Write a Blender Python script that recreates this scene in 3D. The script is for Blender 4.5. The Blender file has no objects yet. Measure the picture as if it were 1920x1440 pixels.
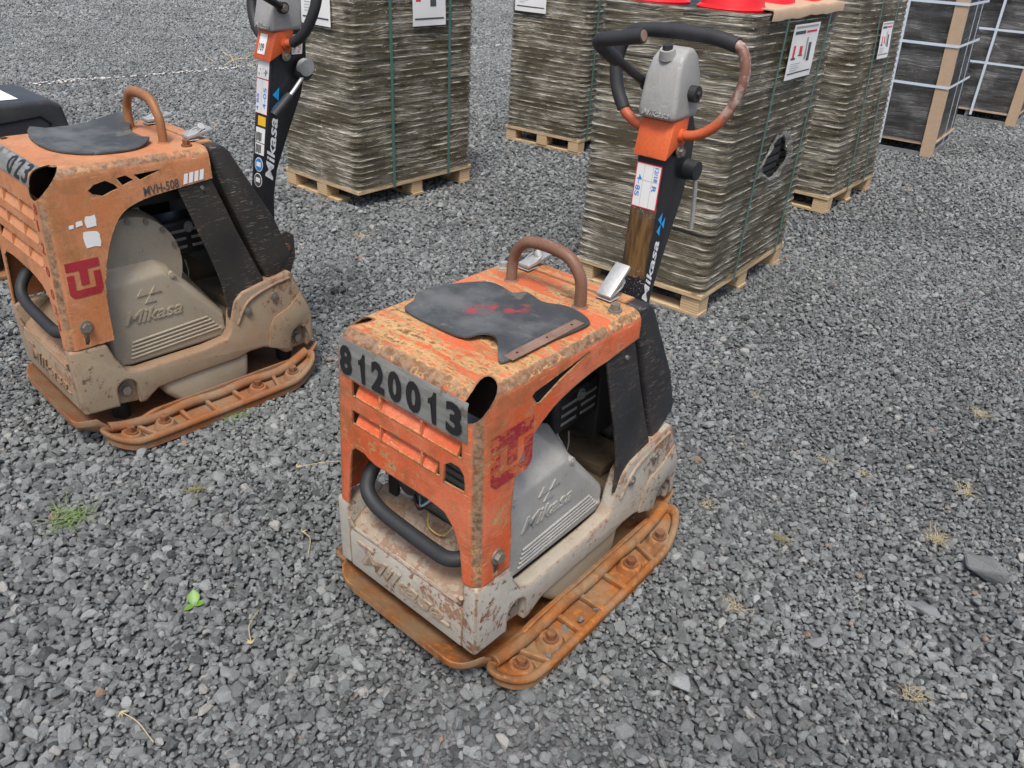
import bpy, bmesh, math, random
import numpy as np
from mathutils import Vector, Matrix, noise as mnoise
R = math.radians
rnd = random.Random(7)
sc = bpy.context.scene
col = sc.collection

# ------------------------------------------------------------------ camera
CAM_H, PITCH, ROLL, FPX = 1.6119, 0.5343, 0.0601, 1448.6
cd = bpy.data.cameras.new('camera'); cam = bpy.data.objects.new('camera', cd); col.objects.link(cam)
fw = Vector((0, math.cos(PITCH), -math.sin(PITCH))); rt = Vector((1, 0, 0)); up = rt.cross(fw)
r2 = rt*math.cos(ROLL) + up*math.sin(ROLL); u2 = up*math.cos(ROLL) - rt*math.sin(ROLL)
cam.matrix_world = Matrix(((r2.x, u2.x, -fw.x, 0), (r2.y, u2.y, -fw.y, 0), (r2.z, u2.z, -fw.z, CAM_H), (0, 0, 0, 1)))
cd.sensor_fit = 'HORIZONTAL'; cd.sensor_width = 36; cd.lens = 36*FPX/1920
cd.clip_start = 0.05; cd.clip_end = 2000
sc.camera = cam

# ------------------------------------------------------------------ sky, sun, exposure
wd = bpy.data.worlds.new('World'); sc.world = wd; wd.use_nodes = True
nt = wd.node_tree
sky = nt.nodes.new('ShaderNodeTexSky'); sky.sky_type = 'NISHITA'; sky.sun_disc = False
SUN_EL, SUN_AZ = 64, 185          # degrees; azimuth clockwise from +Y
sky.sun_elevation = R(SUN_EL); sky.sun_rotation = R(SUN_AZ)
sky.air_density = 1.0; sky.dust_density = 4.5; sky.ozone_density = 0.7
bg = nt.nodes['Background']; bg.inputs[1].default_value = 0.095
nt.links.new(sky.outputs[0], bg.inputs[0])
sd = bpy.data.lights.new('sun', 'SUN'); sd.energy = 1.5; sd.angle = R(14); sd.color = (1, .975, .94)
so = bpy.data.objects.new('sun', sd); col.objects.link(so)
az, el = R(SUN_AZ), R(SUN_EL)
so.rotation_euler = Vector((-math.sin(az)*math.cos(el), -math.cos(az)*math.cos(el), -math.sin(el))).to_track_quat('-Z', 'Y').to_euler()
so.location = (3, -3, 8)
sc.view_settings.view_transform = 'Standard'; sc.view_settings.look = 'None'
sc.view_settings.exposure = 0.95; sc.view_settings.gamma = 1
sc.view_settings.use_curve_mapping = False
cy = sc.cycles; cy.max_bounces = 6; cy.diffuse_bounces = 3; cy.glossy_bounces = 2; cy.transmission_bounces = 2; cy.transparent_max_bounces = 8; cy.caustics_reflective = False; cy.caustics_refractive = False

# ------------------------------------------------------------------ node helpers
class NB:
    def __init__(s, name):
        s.m = bpy.data.materials.new(name); s.m.use_nodes = True; s.t = s.m.node_tree
        s.b = s.t.nodes['Principled BSDF']; s.tc = None
    def new(s, k): return s.t.nodes.new(k)
    def link(s, a, b): s.t.links.new(a, b)
    def put(s, sock, v):
        if v is None: return
        if hasattr(v, 'is_linked') or hasattr(v, 'links'): s.link(v, sock)
        elif isinstance(v, (tuple, list)) and sock.type == 'RGBA': sock.default_value = tuple(v) + (1,) * (4 - len(v))
        else: sock.default_value = v
    def coord(s, k='Object'):
        if not s.tc: s.tc = s.new('ShaderNodeTexCoord')
        return s.tc.outputs[k]
    def map(s, scale=(1, 1, 1), rot=(0, 0, 0), loc=(0, 0, 0), vec=None):
        n = s.new('ShaderNodeMapping'); s.link(vec or s.coord(), n.inputs[0])
        n.inputs['Scale'].default_value = scale; n.inputs['Rotation'].default_value = rot; n.inputs['Location'].default_value = loc
        return n.outputs[0]
    def noise(s, scale, detail=5, rough=.6, vec=None, dist=0, out=0):
        n = s.new('ShaderNodeTexNoise'); s.link(vec or s.coord(), n.inputs['Vector'])
        n.inputs['Scale'].default_value = scale; n.inputs['Detail'].default_value = detail
        n.inputs['Roughness'].default_value = rough; n.inputs['Distortion'].default_value = dist
        return n.outputs[out]
    def vor(s, scale, vec=None, feat='F1', out='Distance'):
        n = s.new('ShaderNodeTexVoronoi'); n.feature = feat; s.link(vec or s.coord(), n.inputs['Vector']); n.inputs['Scale'].default_value = scale
        return n.outputs[out]
    def math(s, op, a, b=None, c=None, clamp=False):
        n = s.new('ShaderNodeMath'); n.operation = op; n.use_clamp = clamp
        for i, v in enumerate((a, b, c)): s.put(n.inputs[i], v)
        return n.outputs[0]
    def step(s, v, lo, hi):
        n = s.new('ShaderNodeMapRange'); n.interpolation_type = 'SMOOTHSTEP'
        s.put(n.inputs['Value'], v); n.inputs['From Min'].default_value = lo; n.inputs['From Max'].default_value = hi
        return n.outputs[0]
    def mix(s, f, a, b):
        n = s.new('ShaderNodeMix'); n.data_type = 'RGBA'
        s.put(n.inputs[0], f); s.put(n.inputs[6], a); s.put(n.inputs[7], b)
        return n.outputs[2]
    def sep(s, vec):
        n = s.new('ShaderNodeSeparateXYZ'); s.link(vec, n.inputs[0]); return n.outputs
    def edge(s, radius):
        b = s.new('ShaderNodeBevel'); b.samples = 4; b.inputs[0].default_value = radius
        g = s.new('ShaderNodeNewGeometry'); d = s.new('ShaderNodeVectorMath'); d.operation = 'DOT_PRODUCT'
        s.link(b.outputs[0], d.inputs[0]); s.link(g.outputs['Normal'], d.inputs[1])
        return s.step(d.outputs['Value'], 0.995, 0.80)
    def bump(s, h, strength=.3, dist=.002):
        n = s.new('ShaderNodeBump'); n.inputs['Strength'].default_value = strength; n.inputs['Distance'].default_value = dist
        s.link(h, n.inputs['Height']); s.link(n.outputs[0], s.b.inputs['Normal'])
    def set(s, col=None, rough=None, metal=None, spec=None, alpha=None):
        for k, v in (('Base Color', col), ('Roughness', rough), ('Metallic', metal), ('Specular IOR Level', spec), ('Alpha', alpha)): s.put(s.b.inputs[k], v)
        return s.m

def flat(name, c, rough=.6, metal=0, var=.12, sc_=60):
    n = NB(name); f = n.noise(sc_, 4)
    n.bump(f, .15, .001)
    return n.set(n.mix(f, tuple(x*(1-var) for x in c), tuple(min(1, x*(1+var)) for x in c)), rough, metal)

def worn(name, paint, paint2, primer, rust, rust2, amount=0, edge_amt=.3, top_amt=0, er=.012, scratch=.0, scr_col=None, dust=None, dust_amt=0, rough=.5, stre=(3, 28, 28), bend=0, stain=None, dirt=.4):
    n = NB(name)
    n1 = n.noise(13, 10, .74, dist=.5); n2 = n.noise(62, 8, .68); n3 = n.noise(170, 3)
    ns = n.noise(1, 10, .76, vec=n.map(stre))
    e = n.edge(er)
    sn = n.sep(n.coord('Normal')); nz = sn[2]
    if bend:
        mx = n.math('MAXIMUM', n.math('MAXIMUM', n.math('ABSOLUTE', sn[0]), n.math('ABSOLUTE', sn[1])), n.math('ABSOLUTE', nz))
        bm_ = n.step(mx, .985, .88); e = n.math('MAXIMUM', e, n.math('MULTIPLY', n.math('MULTIPLY', n.step(mx, .992, .84), bend*.6), n.math('ADD', .25, n.math('MULTIPLY', n.step(n.noise(11, 6, .7, vec=n.map(loc=(1, 8, 3))), .34, .58), .85))))
    top = n.step(nz, .35, .9)
    w = n.math('ADD', n.math('MULTIPLY', n1, .55), n.math('MULTIPLY', n2, .45))
    wt = n.math('ADD', n.math('MULTIPLY', ns, .62), n.math('MULTIPLY', n2, .38))
    mm = n.new('ShaderNodeMix'); n.put(mm.inputs[0], top); n.put(mm.inputs[2], w); n.put(mm.inputs[3], wt); w = mm.outputs[0]
    w = n.math('ADD', w, n.math('MULTIPLY', n.math('SUBTRACT', n.noise(3.1, 3, .5, vec=n.map(loc=(2.7, 5.1, 1.3))), .5), .30))
    w = n.math('ADD', w, n.math('MULTIPLY', e, edge_amt)); w = n.math('ADD', w, n.math('MULTIPLY', top, top_amt)); w = n.math('ADD', w, amount)
    base = n.mix(n.step(n.noise(5, 5), .35, .65), paint, paint2)
    base = n.mix(n.math('MULTIPLY', n.step(n3, .48, .72), .35), base, tuple(x*.5 for x in paint))
    base = n.mix(n.math('MULTIPLY', n.step(n.noise(19, 7, .7, vec=n.map(loc=(4, 4, 9))), .45, .72), dirt), base, tuple(.5*x+.5*y for x, y in zip(rust, paint)))
    if scratch > 0:
        acc = None
        for rot, loc in (((.55, .8, .3), 0), ((.9, -.55, 1.1), 3), ((1.3, .5, -.6), 7)):
            q = n.step(n.noise(1, 2, .5, vec=n.map((22, 22, 300), rot, (loc, loc, loc)), dist=.6), .755 - scratch*.1, .785 - scratch*.1)
            acc = q if acc is None else n.math('MAXIMUM', acc, q)
        acc = n.math('MULTIPLY', acc, n.step(n.noise(6, 3), .38, .6))
        base = n.mix(n.math('MULTIPLY', acc, .85), base, scr_col or primer)
    if stain:
        sm_ = n.step(n.noise(8, 8, .72, vec=n.map(loc=(6, 2, 7))), .47, .66)
        base = n.mix(n.math('MULTIPLY', sm_, .7), base, n.mix(n2, stain, tuple(x*.45 for x in stain)))
    pm = n.step(w, .575, .625); rm = n.step(n.math('ADD', w, n.math('MULTIPLY', n.math('SUBTRACT', n3, .5), .12)), .655, .70)
    pc = n.mix(n.step(n2, .4, .65), primer, tuple(x*.6 for x in primer))
    c = n.mix(pm, base, pc)
    rc = n.mix(n.step(n.noise(30, 6), .35, .65), rust, rust2)
    c = n.mix(rm, c, rc)
    if bend:
        bn = n.noise(24, 8, .7, vec=n.map(loc=(3, 3, 1)))
        bk = n.math('MULTIPLY', bm_, n.math('MULTIPLY', n.step(bn, .36, .50), bend))
        c = n.mix(bk, c, n.mix(n.step(n.noise(75, 5), .36, .62), tuple(x*.9 for x in rust), (.23, .165, .115)))
    if dust:
        dm = n.math('MULTIPLY', n.step(n.math('ADD', n.noise(3.2, 6), n.math('MULTIPLY', top, .15)), .3, .75), dust_amt)
        c = n.mix(dm, c, dust)
    ro = n.math('ADD', rough, n.math('MULTIPLY', rm, .3), clamp=True)
    h = n.math('SUBTRACT', n.math('MULTIPLY', n2, .5), n.math('MULTIPLY', pm, .6))
    h = n.math('ADD', h, n.math('MULTIPLY', n3, .35))
    n.bump(h, .5, .0018)
    return n.set(c, ro, 0, .35)

def rusty(name, c1, c2, c3, dust, dust_amt=.5, edge_c=None):
    n = NB(name)
    a = n.noise(7, 8, .7); b = n.noise(45, 6, .65); f = n.noise(190, 3)
    c = n.mix(n.step(a, .35, .62), c1, c2)
    c = n.mix(n.math('MULTIPLY', n.step(b, .5, .68), .8), c, c3)
    if edge_c: c = n.mix(n.math('MULTIPLY', n.edge(.01), n.step(b, .35, .6)), c, edge_c)
    c = n.mix(n.math('MULTIPLY', n.step(n.noise(5, 7, .65, vec=n.map(loc=(9, 4, 2))), .42, .62), dust_amt), c, dust)
    c = n.mix(n.math('MULTIPLY', n.step(f, .55, .75), .35), c, tuple(x*.4 for x in c1))
    n.bump(n.math('ADD', n.math('MULTIPLY', b, .7), n.math('MULTIPLY', f, .4)), .5, .002)
    return n.set(c, .88, 0, .2)

M = {}
# first machine
M['hood1'] = worn('orange paint scraped', (.62, .085, .020), (.66, .17, .085), (.58, .37, .16), (.085, .05, .028), (.19, .10, .045), amount=.018, edge_amt=.22, top_amt=.09, scratch=.75, scr_col=(.74, .46, .28), er=.010, bend=.95, stre=(6, 34, 34), stain=(.30, .115, .035), dust=(.38, .18, .08), dust_amt=.32)
M['vane1'] = worn('orange paint scraped', (.60, .085, .018), (.68, .19, .10), (.72, .44, .16), (.10, .052, .026), (.21, .10, .04), amount=.02, edge_amt=.22, top_amt=.0, scratch=.75, scr_col=(.74, .46, .28), er=.010, bend=0, stre=(5, 40, 40), stain=(.42, .14, .05))
M['base1'] = worn('pale grey cast paint', (.46, .45, .40), (.37, .36, .31), (.26, .115, .075), (.22, .115, .06), (.34, .25, .15), amount=.04, edge_amt=.17, scratch=.95, scr_col=(.27, .11, .075), dust=(.30, .22, .14), dust_amt=.5, er=.012, stre=(20, 5, 30), bend=.5)
M['plate1'] = rusty('rusted plate', (.30, .10, .022), (.17, .08, .035), (.44, .16, .03), (.25, .18, .105), .75, (.45, .20, .09))
M['black1'] = worn('black steel scraped', (.015, .017, .020), (.024, .027, .031), (.10, .085, .07), (.12, .055, .028), (.20, .12, .07), amount=-.015, edge_amt=.12, scratch=1.0, scr_col=(.20, .15, .11), er=.006, dust=(.16, .12, .09), dust_amt=.07, dirt=.12)
M['handle1'] = worn('brown rusted pipe', (.17, .085, .055), (.26, .17, .13), (.30, .20, .15), (.10, .045, .025), (.22, .10, .05), amount=-.03, edge_amt=.0, er=.004)
M['alu1'] = worn('sandblasted aluminium', (.40, .40, .385), (.31, .31, .295), (.38, .38, .37), (.16, .14, .11), (.27, .24, .2), amount=-.02, edge_amt=.07, dust=(.27, .24, .19), dust_amt=.35)
M['case1'] = worn('dusty grey housing', (.30, .27, .21), (.26, .23, .17), (.33, .27, .18), (.25, .17, .10), (.3, .22, .13), amount=-.02, edge_amt=.02, dust=(.29, .23, .15), dust_amt=.5)
# second machine: faded and dusty
M['hood2'] = worn('faded orange paint', (.50, .175, .065), (.56, .235, .11), (.55, .33, .16), (.085, .05, .03), (.22, .12, .055), amount=.008, edge_amt=.15, top_amt=.02, scratch=.7, scr_col=(.62, .45, .30), dust=(.42, .23, .115), dust_amt=.3, er=.012, bend=.9, stain=(.33, .14, .05))
M['vane2'] = worn('faded orange paint', (.50, .175, .065), (.56, .235, .11), (.55, .33, .16), (.085, .05, .03), (.22, .12, .055), amount=-.02, edge_amt=.15, top_amt=0, scratch=.5, scr_col=(.60, .42, .28), dust=(.40, .24, .13), dust_amt=.35, er=.012, bend=0)
M['base2'] = worn('tan dusty cast paint', (.34, .285, .20), (.29, .24, .165), (.22, .13, .085), (.21, .105, .055), (.25, .15, .085), amount=.02, edge_amt=.15, scratch=.5, scr_col=(.24, .11, .07), dust=(.25, .125, .065), dust_amt=.6, er=.012, bend=.4)
M['plate2'] = rusty('rusted plate dusty', (.25, .09, .028), (.21, .12, .07), (.31, .11, .05), (.26, .20, .13), .55, (.42, .16, .07))
M['black2'] = worn('black steel dusty', (.022, .022, .022), (.035, .033, .03), (.13, .10, .07), (.12, .06, .03), (.19, .12, .07), amount=-.06, edge_amt=.08, scratch=.9, scr_col=(.24, .19, .14), er=.006, dust=(.15, .105, .07), dust_amt=.08, dirt=.12)
M['handle2'] = worn('ochre rusted pipe', (.27, .115, .05), (.34, .17, .085), (.40, .26, .15), (.14, .06, .03), (.25, .12, .05), amount=-.02, edge_amt=.0, er=.004)
M['alu2'] = worn('tan dusty aluminium', (.37, .33, .26), (.31, .275, .21), (.29, .26, .2), (.19, .15, .105), (.24, .2, .15), amount=-.015, edge_amt=.06, dust=(.33, .26, .175), dust_amt=.55, dirt=.35)
M['case2'] = M['alu2']
M['black3'] = worn('black satin hood', (.018, .019, .022), (.026, .027, .03), (.07, .06, .055), (.13, .055, .03), (.18, .1, .06), amount=-.08, edge_amt=.09, er=.01, dust=(.16, .16, .16), dust_amt=.18, rough=.38, dirt=.1)
# common
M['column'] = worn('black enamel column', (.012, .013, .016), (.02, .021, .025), (.07, .06, .05), (.11, .06, .03), (.16, .09, .05), amount=-.085, edge_amt=.16, er=.008, rough=.33, scratch=.1, scr_col=(.16, .14, .12), dirt=.1)
def column_patch(src):
    m = src.copy(); m.name = 'black column rusted bare'; t = m.node_tree; n = NB('tmp'); bpy.data.materials.remove(n.m); n.m = m; n.t = t; n.b = t.nodes['Principled BSDF']; n.tc = None
    old = n.b.inputs['Base Color'].links[0].from_socket
    o = n.sep(n.coord()); nn = n.sep(n.coord('Normal')); fr = n.step(nn[1], -.3, -.7)
    w = n.math('ADD', o[2], n.math('MULTIPLY', n.math('SUBTRACT', n.noise(34, 6, .7), .5), .07))
    w2 = n.math('ADD', n.math('ABSOLUTE', o[0]), n.math('MULTIPLY', n.math('SUBTRACT', n.noise(40, 5), .5), .03))
    pm = n.math('MULTIPLY', n.math('MULTIPLY', n.step(w, .752, .764), n.step(w, .972, .960)), n.math('MULTIPLY', n.step(w2, .045, .040), fr))
    st = n.noise(1, 5, .6, vec=n.map((70, 70, 7)))
    rc = n.mix(n.step(st, .36, .64), (.055, .032, .018), (.17, .095, .035)); rc = n.mix(n.step(n.noise(16, 5), .52, .68), rc, (.09, .06, .045))
    sp = n.math('MULTIPLY', n.step(n.noise(230, 3), .60, .64), n.math('MULTIPLY', fr, n.math('MAXIMUM', n.math('MULTIPLY', n.step(w, .69, .73), n.step(w, .80, .765)), n.math('MULTIPLY', n.step(w, .93, .95), n.step(w, .985, .97)))))
    c = n.mix(pm, old, rc); c = n.mix(sp, c, n.mix(n.step(n.noise(60, 2), .56, .6), (.42, .38, .34), (.35, .05, .05)))
    n.link(c, n.b.inputs['Base Color']); return m
M['column1'] = column_patch(M['column'])
M['casting'] = worn('cast aluminium head', (.36, .36, .35), (.30, .30, .29), (.52, .52, .5), (.18, .175, .165), (.25, .24, .22), amount=.0, edge_amt=.08, er=.008, rough=.42)
M['orange'] = worn('orange bracket paint', (.64, .13, .04), (.58, .10, .03), (.16, .07, .05), (.04, .028, .022), (.1, .06, .04), amount=-.03, edge_amt=.10, er=.008)
M['loop'] = worn('worn loop pipe', (.55, .12, .045), (.44, .09, .035), (.33, .25, .22), (.16, .07, .05), (.32, .22, .19), amount=.055, edge_amt=0, stre=(30, 30, 4))
n = NB('tmp'); bpy.data.materials.remove(n.m); n.m = M['loop']; n.t = n.m.node_tree; n.b = n.t.nodes['Principled BSDF']
o_ = n.sep(n.coord()); old = n.b.inputs['Base Color'].links[0].from_socket; k_ = n.noise(26, 8, .7)
bare = n.mix(n.step(k_, .42, .6), (.15, .075, .055), (.40, .33, .30))
n.link(n.mix(n.math('MULTIPLY', n.step(n.math('ADD', o_[2], n.math('MULTIPLY', n.math('SUBTRACT', n.noise(18, 5), .5), .12)), 1.19, 1.25), .95), old, bare), n.b.inputs['Base Color'])
M['rubber'] = flat('black rubber grip', (.02, .021, .023), .62, 0, .4, 40)
n = NB('rubber mat'); a = n.noise(6, 7, .65); b = n.noise(1, 3, .5, vec=n.map((30, 240, 20), (0, 0, .5))); b2 = n.noise(1, 3, .5, vec=n.map((200, 24, 20), (0, 0, .3)))
c = n.mix(n.step(a, .4, .7), (.038, .042, .044), (.11, .115, .112)); c = n.mix(n.math('MULTIPLY', n.math('MAXIMUM', n.step(b, .68, .74), n.step(b2, .69, .75)), .7), c, (.2, .2, .18))
c = n.mix(n.math('MULTIPLY', n.step(n.noise(11, 6, .7, vec=n.map(loc=(3, 1, 5))), .56, .66), .5), c, (.18, .165, .13)); n.bump(a, .25, .003); M['mat2'] = n.set(c, .6)
m_ = n.m.copy(); m_.name = 'rubber mat smeared'; n.m = m_; n.t = m_.node_tree; n.b = n.t.nodes['Principled BSDF']; n.tc = None
o_ = n.sep(n.coord()); old = n.b.inputs['Base Color'].links[0].from_socket
d_ = n.math('SUBTRACT', n.math('SUBTRACT', o_[1], .315), n.math('MULTIPLY', o_[0], 1.15)); dd = n.math('SUBTRACT', n.math('ADD', o_[0], n.math('MULTIPLY', o_[1], .8)), .24)
mk = n.math('MULTIPLY', n.step(n.math('ABSOLUTE', d_), .055, .012), n.step(n.math('ABSOLUTE', dd), .13, .06))
mk = n.math('MULTIPLY', mk, n.step(n.noise(34, 6, .7), .46, .56))
cc = n.mix(n.math('MULTIPLY', mk, .9), old, (.30, .035, .04)); n.link(cc, n.b.inputs['Base Color']); M['mat1'] = m_
M['steel'] = flat('bright zinc steel', (.50, .50, .48), .45, .6, .3, 70)
M['zinc'] = flat('dull bolt steel', (.26, .235, .2), .5, .6, .35, 120)
M['rustbolt'] = rusty('rusted bolt', (.20, .075, .03), (.13, .055, .03), (.30, .12, .04), (.22, .15, .09), .3)
M['dark'] = flat('dark interior metal', (.012, .011, .01), .7, 0, .5, 25)
M['muffler'] = flat('black muffler', (.016, .016, .016), .42, .2, .4, 30)
M['floor'] = rusty('dirty inner floor', (.07, .05, .03), (.12, .09, .055), (.05, .04, .03), (.16, .12, .075), .6)
M['engine'] = flat('engine cast metal', (.22, .215, .2), .5, .3, .4, 35)
M['num'] = flat('black print', (.012, .012, .013), .5, 0, .5, 50)
n = NB('scuffed silver plate'); a = n.noise(1, 5, .6, vec=n.map((6, 60, 40))); b = n.noise(14, 7, .7)
c = n.mix(n.step(a, .35, .7), (.20, .20, .185), (.34, .34, .32)); c = n.mix(n.step(b, .56, .66), c, (.13, .105, .075)); M['silver'] = n.set(c, .42, .35)
M['white'] = flat('white print', (.78, .78, .77), .5, 0, .05)
M['blue'] = flat('blue print', (.012, .36, .80), .5, 0, .05)
M['ink'] = flat('blue pen ink', (.02, .22, .62), .5, 0, .1)
M['paper'] = flat('white label paper', (.74, .74, .72), .55, 0, .04)
M['redprint'] = flat('red print', (.62, .03, .05), .5, 0, .1)
M['greyprint'] = flat('grey print', (.33, .33, .33), .6, 0, .2)
M['darkprint'] = flat('dark print', (.06, .065, .07), .6, 0, .3)
M['yellowprint'] = flat('yellow print', (.80, .46, .02), .5, 0, .1)
M['stencil'] = worn('red stencil paint', (.30, .018, .03), (.36, .03, .04), (.45, .14, .06), (.30, .10, .05), (.45, .18, .08), amount=-.03, edge_amt=0, scratch=.6, scr_col=(.6, .3, .16))
M['stencil1'] = worn('red stencil paint rubbed', (.28, .016, .028), (.33, .03, .04), (.58, .13, .05), (.55, .16, .06), (.60, .25, .1), amount=.085, edge_amt=0, scratch=1.0, scr_col=(.62, .34, .2))
M['wire_r'] = flat('red wire', (.5, .05, .03), .4); M['wire_y'] = flat('yellow wire', (.6, .4, .12), .4); M['wire_b'] = flat('pale blue wire', (.25, .42, .48), .4)
n = NB('deck pine wood'); a = n.noise(1, 5, .6, vec=n.map((4, 4, 60))); b = n.noise(9, 5)
c = n.mix(n.step(a, .35, .65), (.56, .42, .25), (.40, .27, .14)); c = n.mix(n.math('MULTIPLY', n.step(b, .5, .7), .4), c, (.33, .24, .14)); n.bump(a, .2, .001); M['wood'] = n.set(c, .75)
n = NB('plywood block'); w_ = n.new('ShaderNodeTexWave'); w_.bands_direction = 'Z'; w_.inputs['Scale'].default_value = 22; w_.inputs['Distortion'].default_value = 1.2; n.link(n.coord(), w_.inputs[0])
c = n.mix(w_.outputs[1], (.42, .28, .15), (.62, .47, .28)); n.bump(w_.outputs[1], .3, .001); M['ply'] = n.set(n.mix(n.math('MULTIPLY', n.noise(20, 4), .4), c, (.36, .24, .13)), .75)
M['crate'] = flat('black rubber base', (.018, .018, .017), .45, 0, .4, 30)
M['strap'] = flat('green strapping band', (.06, .15, .125), .4, 0, .1)
M['wstrap'] = flat('white strapping band', (.58, .65, .72), .45, 0, .06)
M['card'] = flat('brown cardboard', (.46, .33, .22), .8, 0, .15, 20)
M['cone'] = flat('red cone plastic', (.68, .012, .016), .3, 0, .06)
M['galv'] = flat('galvanised frame', (.33, .34, .35), .45, .6, .2, 30)

def film(name, tint, hi, amin, amax, zs=140, slant=.05, streak=.5, pitch=0):
    n = NB(name); uv = n.coord('UV')
    s = n.sep(uv)
    big = n.noise(1, 3, .5, vec=n.map((1.3, 2.2, 1), vec=uv))
    zz = n.math('ADD', s[1], n.math('MULTIPLY', n.math('SUBTRACT', big, .5), slant*4))
    cb = n.new('ShaderNodeCombineXYZ'); n.link(s[0], cb.inputs[0]); n.link(zz, cb.inputs[1])
    a = n.noise(1, 4, .62, vec=n.map((1.5, zs, 1), vec=cb.outputs[0]), dist=.25)
    b = n.noise(1, 3, .6, vec=n.map((3.4, zs*2.1, 1), vec=cb.outputs[0]))
    ridge = n.math('SUBTRACT', 1, n.math('ABSOLUTE', n.math('MULTIPLY', n.math('SUBTRACT', a, .5), 5.0)), clamp=True)
    ridge = n.math('POWER', ridge, 9)
    ridge2 = n.math('POWER', n.math('SUBTRACT', 1, n.math('ABSOLUTE', n.math('MULTIPLY', n.math('SUBTRACT', b, .5), 5.5)), clamp=True), 10)
    patch = n.step(n.noise(1, 3, .5, vec=n.map((3.2, 7, 1), vec=uv)), .36, .66)
    st = n.math('MULTIPLY', n.math('ADD', ridge, n.math('MULTIPLY', ridge2, .6), clamp=True), n.math('ADD', n.math('MULTIPLY', patch, .8), .2))
    if pitch:
        ph = n.math('ABSOLUTE', n.math('SUBTRACT', n.math('FRACT', n.math('DIVIDE', n.math('SUBTRACT', s[1], .118+.0006), pitch)), .5))
        ph = n.math('ADD', ph, n.math('MULTIPLY', n.math('SUBTRACT', n.noise(1, 2, .5, vec=n.map((4, 16, 1), vec=uv)), .5), .25))
        ln = n.math('MULTIPLY', n.step(ph, .40, .47), n.step(n.noise(1, 3, .5, vec=n.map((9, 30, 1), vec=uv)), .40, .62))  # one bright line per layer: highlight on the wrapped ridges, painted into the colour
        st = n.math('ADD', st, n.math('MULTIPLY', ln, .7), clamp=True)
    tv = n.step(n.noise(1, 3, .5, vec=n.map((2.1, 3.3, 1), loc=(5, 2, 0), vec=uv)), .35, .65)
    c = n.mix(tv, tint, tuple(x*.62 for x in tint))
    c = n.mix(n.math('MULTIPLY', st, streak), c, hi)  # folded film is paler; sky glints on the wrinkles are painted in too
    al = n.math('ADD', amin, n.math('MULTIPLY', n.math('MAXIMUM', st, n.math('MULTIPLY', tv, .4)), amax-amin), clamp=True)
    h = n.math('ADD', n.math('ADD', a, n.math('MULTIPLY', b, .5)), n.math('MULTIPLY', ridge, .5))
    n.bump(h, 1.0, .007)
    m = n.set(c, .13, 0, 1.0, al)
    return m
M['film'] = film('olive stretch film', (.12, .085, .022), (.95, .90, .76), .45, 1.0, streak=.95, pitch=.0385)
M['film2'] = film('grey stretch film', (.035, .035, .036), (.6, .6, .6), .35, .95, zs=170, slant=.045, streak=.8)
M['film3'] = film('crumpled clear film', (.40, .39, .35), (.7, .7, .68), .35, .9, zs=30, slant=.3, streak=.7)

# ------------------------------------------------------------------ mesh helpers
def link(name, me, mat, parent=None):
    o = bpy.data.objects.new(name, me); col.objects.link(o)
    if mat is not None and not me.materials: me.materials.append(M[mat] if isinstance(mat, str) else mat)
    if parent is not None: o.parent = parent
    return o
def finish(me, ang=35):
    me.polygons.foreach_set('use_smooth', [ang > 0]*len(me.polygons))
    if ang > 0: me.set_sharp_from_angle(angle=R(ang))
    me.update()
def build(name, bm, mat, parent=None, ang=35, fn=None, keep=False):
    if not keep: bmesh.ops.recalc_face_normals(bm, faces=bm.faces)
    if fn:
        for v in bm.verts: v.co = Vector(fn(v.co))
    me = bpy.data.meshes.new(name); bm.to_mesh(me); bm.free(); finish(me, ang)
    return link(name, me, mat, parent)
def tag(o, label, cat=None, group=None, kind=None):
    if label: o['label'] = label
    if cat: o['category'] = cat
    if group: o['group'] = group
    if kind: o['kind'] = kind
    return o
def empty(name, loc=(0, 0, 0), rz=0, scale=(1, 1, 1)):
    o = bpy.data.objects.new(name, None); col.objects.link(o); o.location = loc; o.rotation_euler = (0, 0, rz); o.scale = scale
    o.empty_display_size = .1; return o
def bevel(bm, off, seg=2, ang=30, verts=None):
    es = [e for e in bm.edges if len(e.link_faces) == 2 and e.calc_face_angle(0) > R(ang) and (verts is None or (e.verts[0] in verts and e.verts[1] in verts))]
    if es and off > 0: bmesh.ops.bevel(bm, geom=es, offset=off, segments=seg, affect='EDGES', profile=.5, clamp_overlap=True)
def AX(axis, u, v, w):
    return (w, u, v) if axis == 'x' else (u, w, v) if axis == 'y' else (u, v, w)
def prism(bm, poly, axis, a, b, bev=0, seg=2):
    t = bmesh.new()
    lo = [t.verts.new(AX(axis, u, v, a)) for u, v in poly]; hi = [t.verts.new(AX(axis, u, v, b)) for u, v in poly]
    t.faces.new(lo); t.faces.new(hi[::-1])
    for i in range(len(poly)):
        j = (i+1) % len(poly); t.faces.new((lo[i], hi[i], hi[j], lo[j]))
    bmesh.ops.recalc_face_normals(t, faces=t.faces)
    if bev: bevel(t, bev, seg)
    me = bpy.data.meshes.new('t'); t.to_mesh(me); t.free(); bm.from_mesh(me); bpy.data.meshes.remove(me)
    return bm
def box(bm, x0, x1, y0, y1, z0, z1, bev=0, seg=2):
    return prism(bm, [(x0, y0), (x1, y0), (x1, y1), (x0, y1)], 'z', z0, z1, bev, seg)
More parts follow.
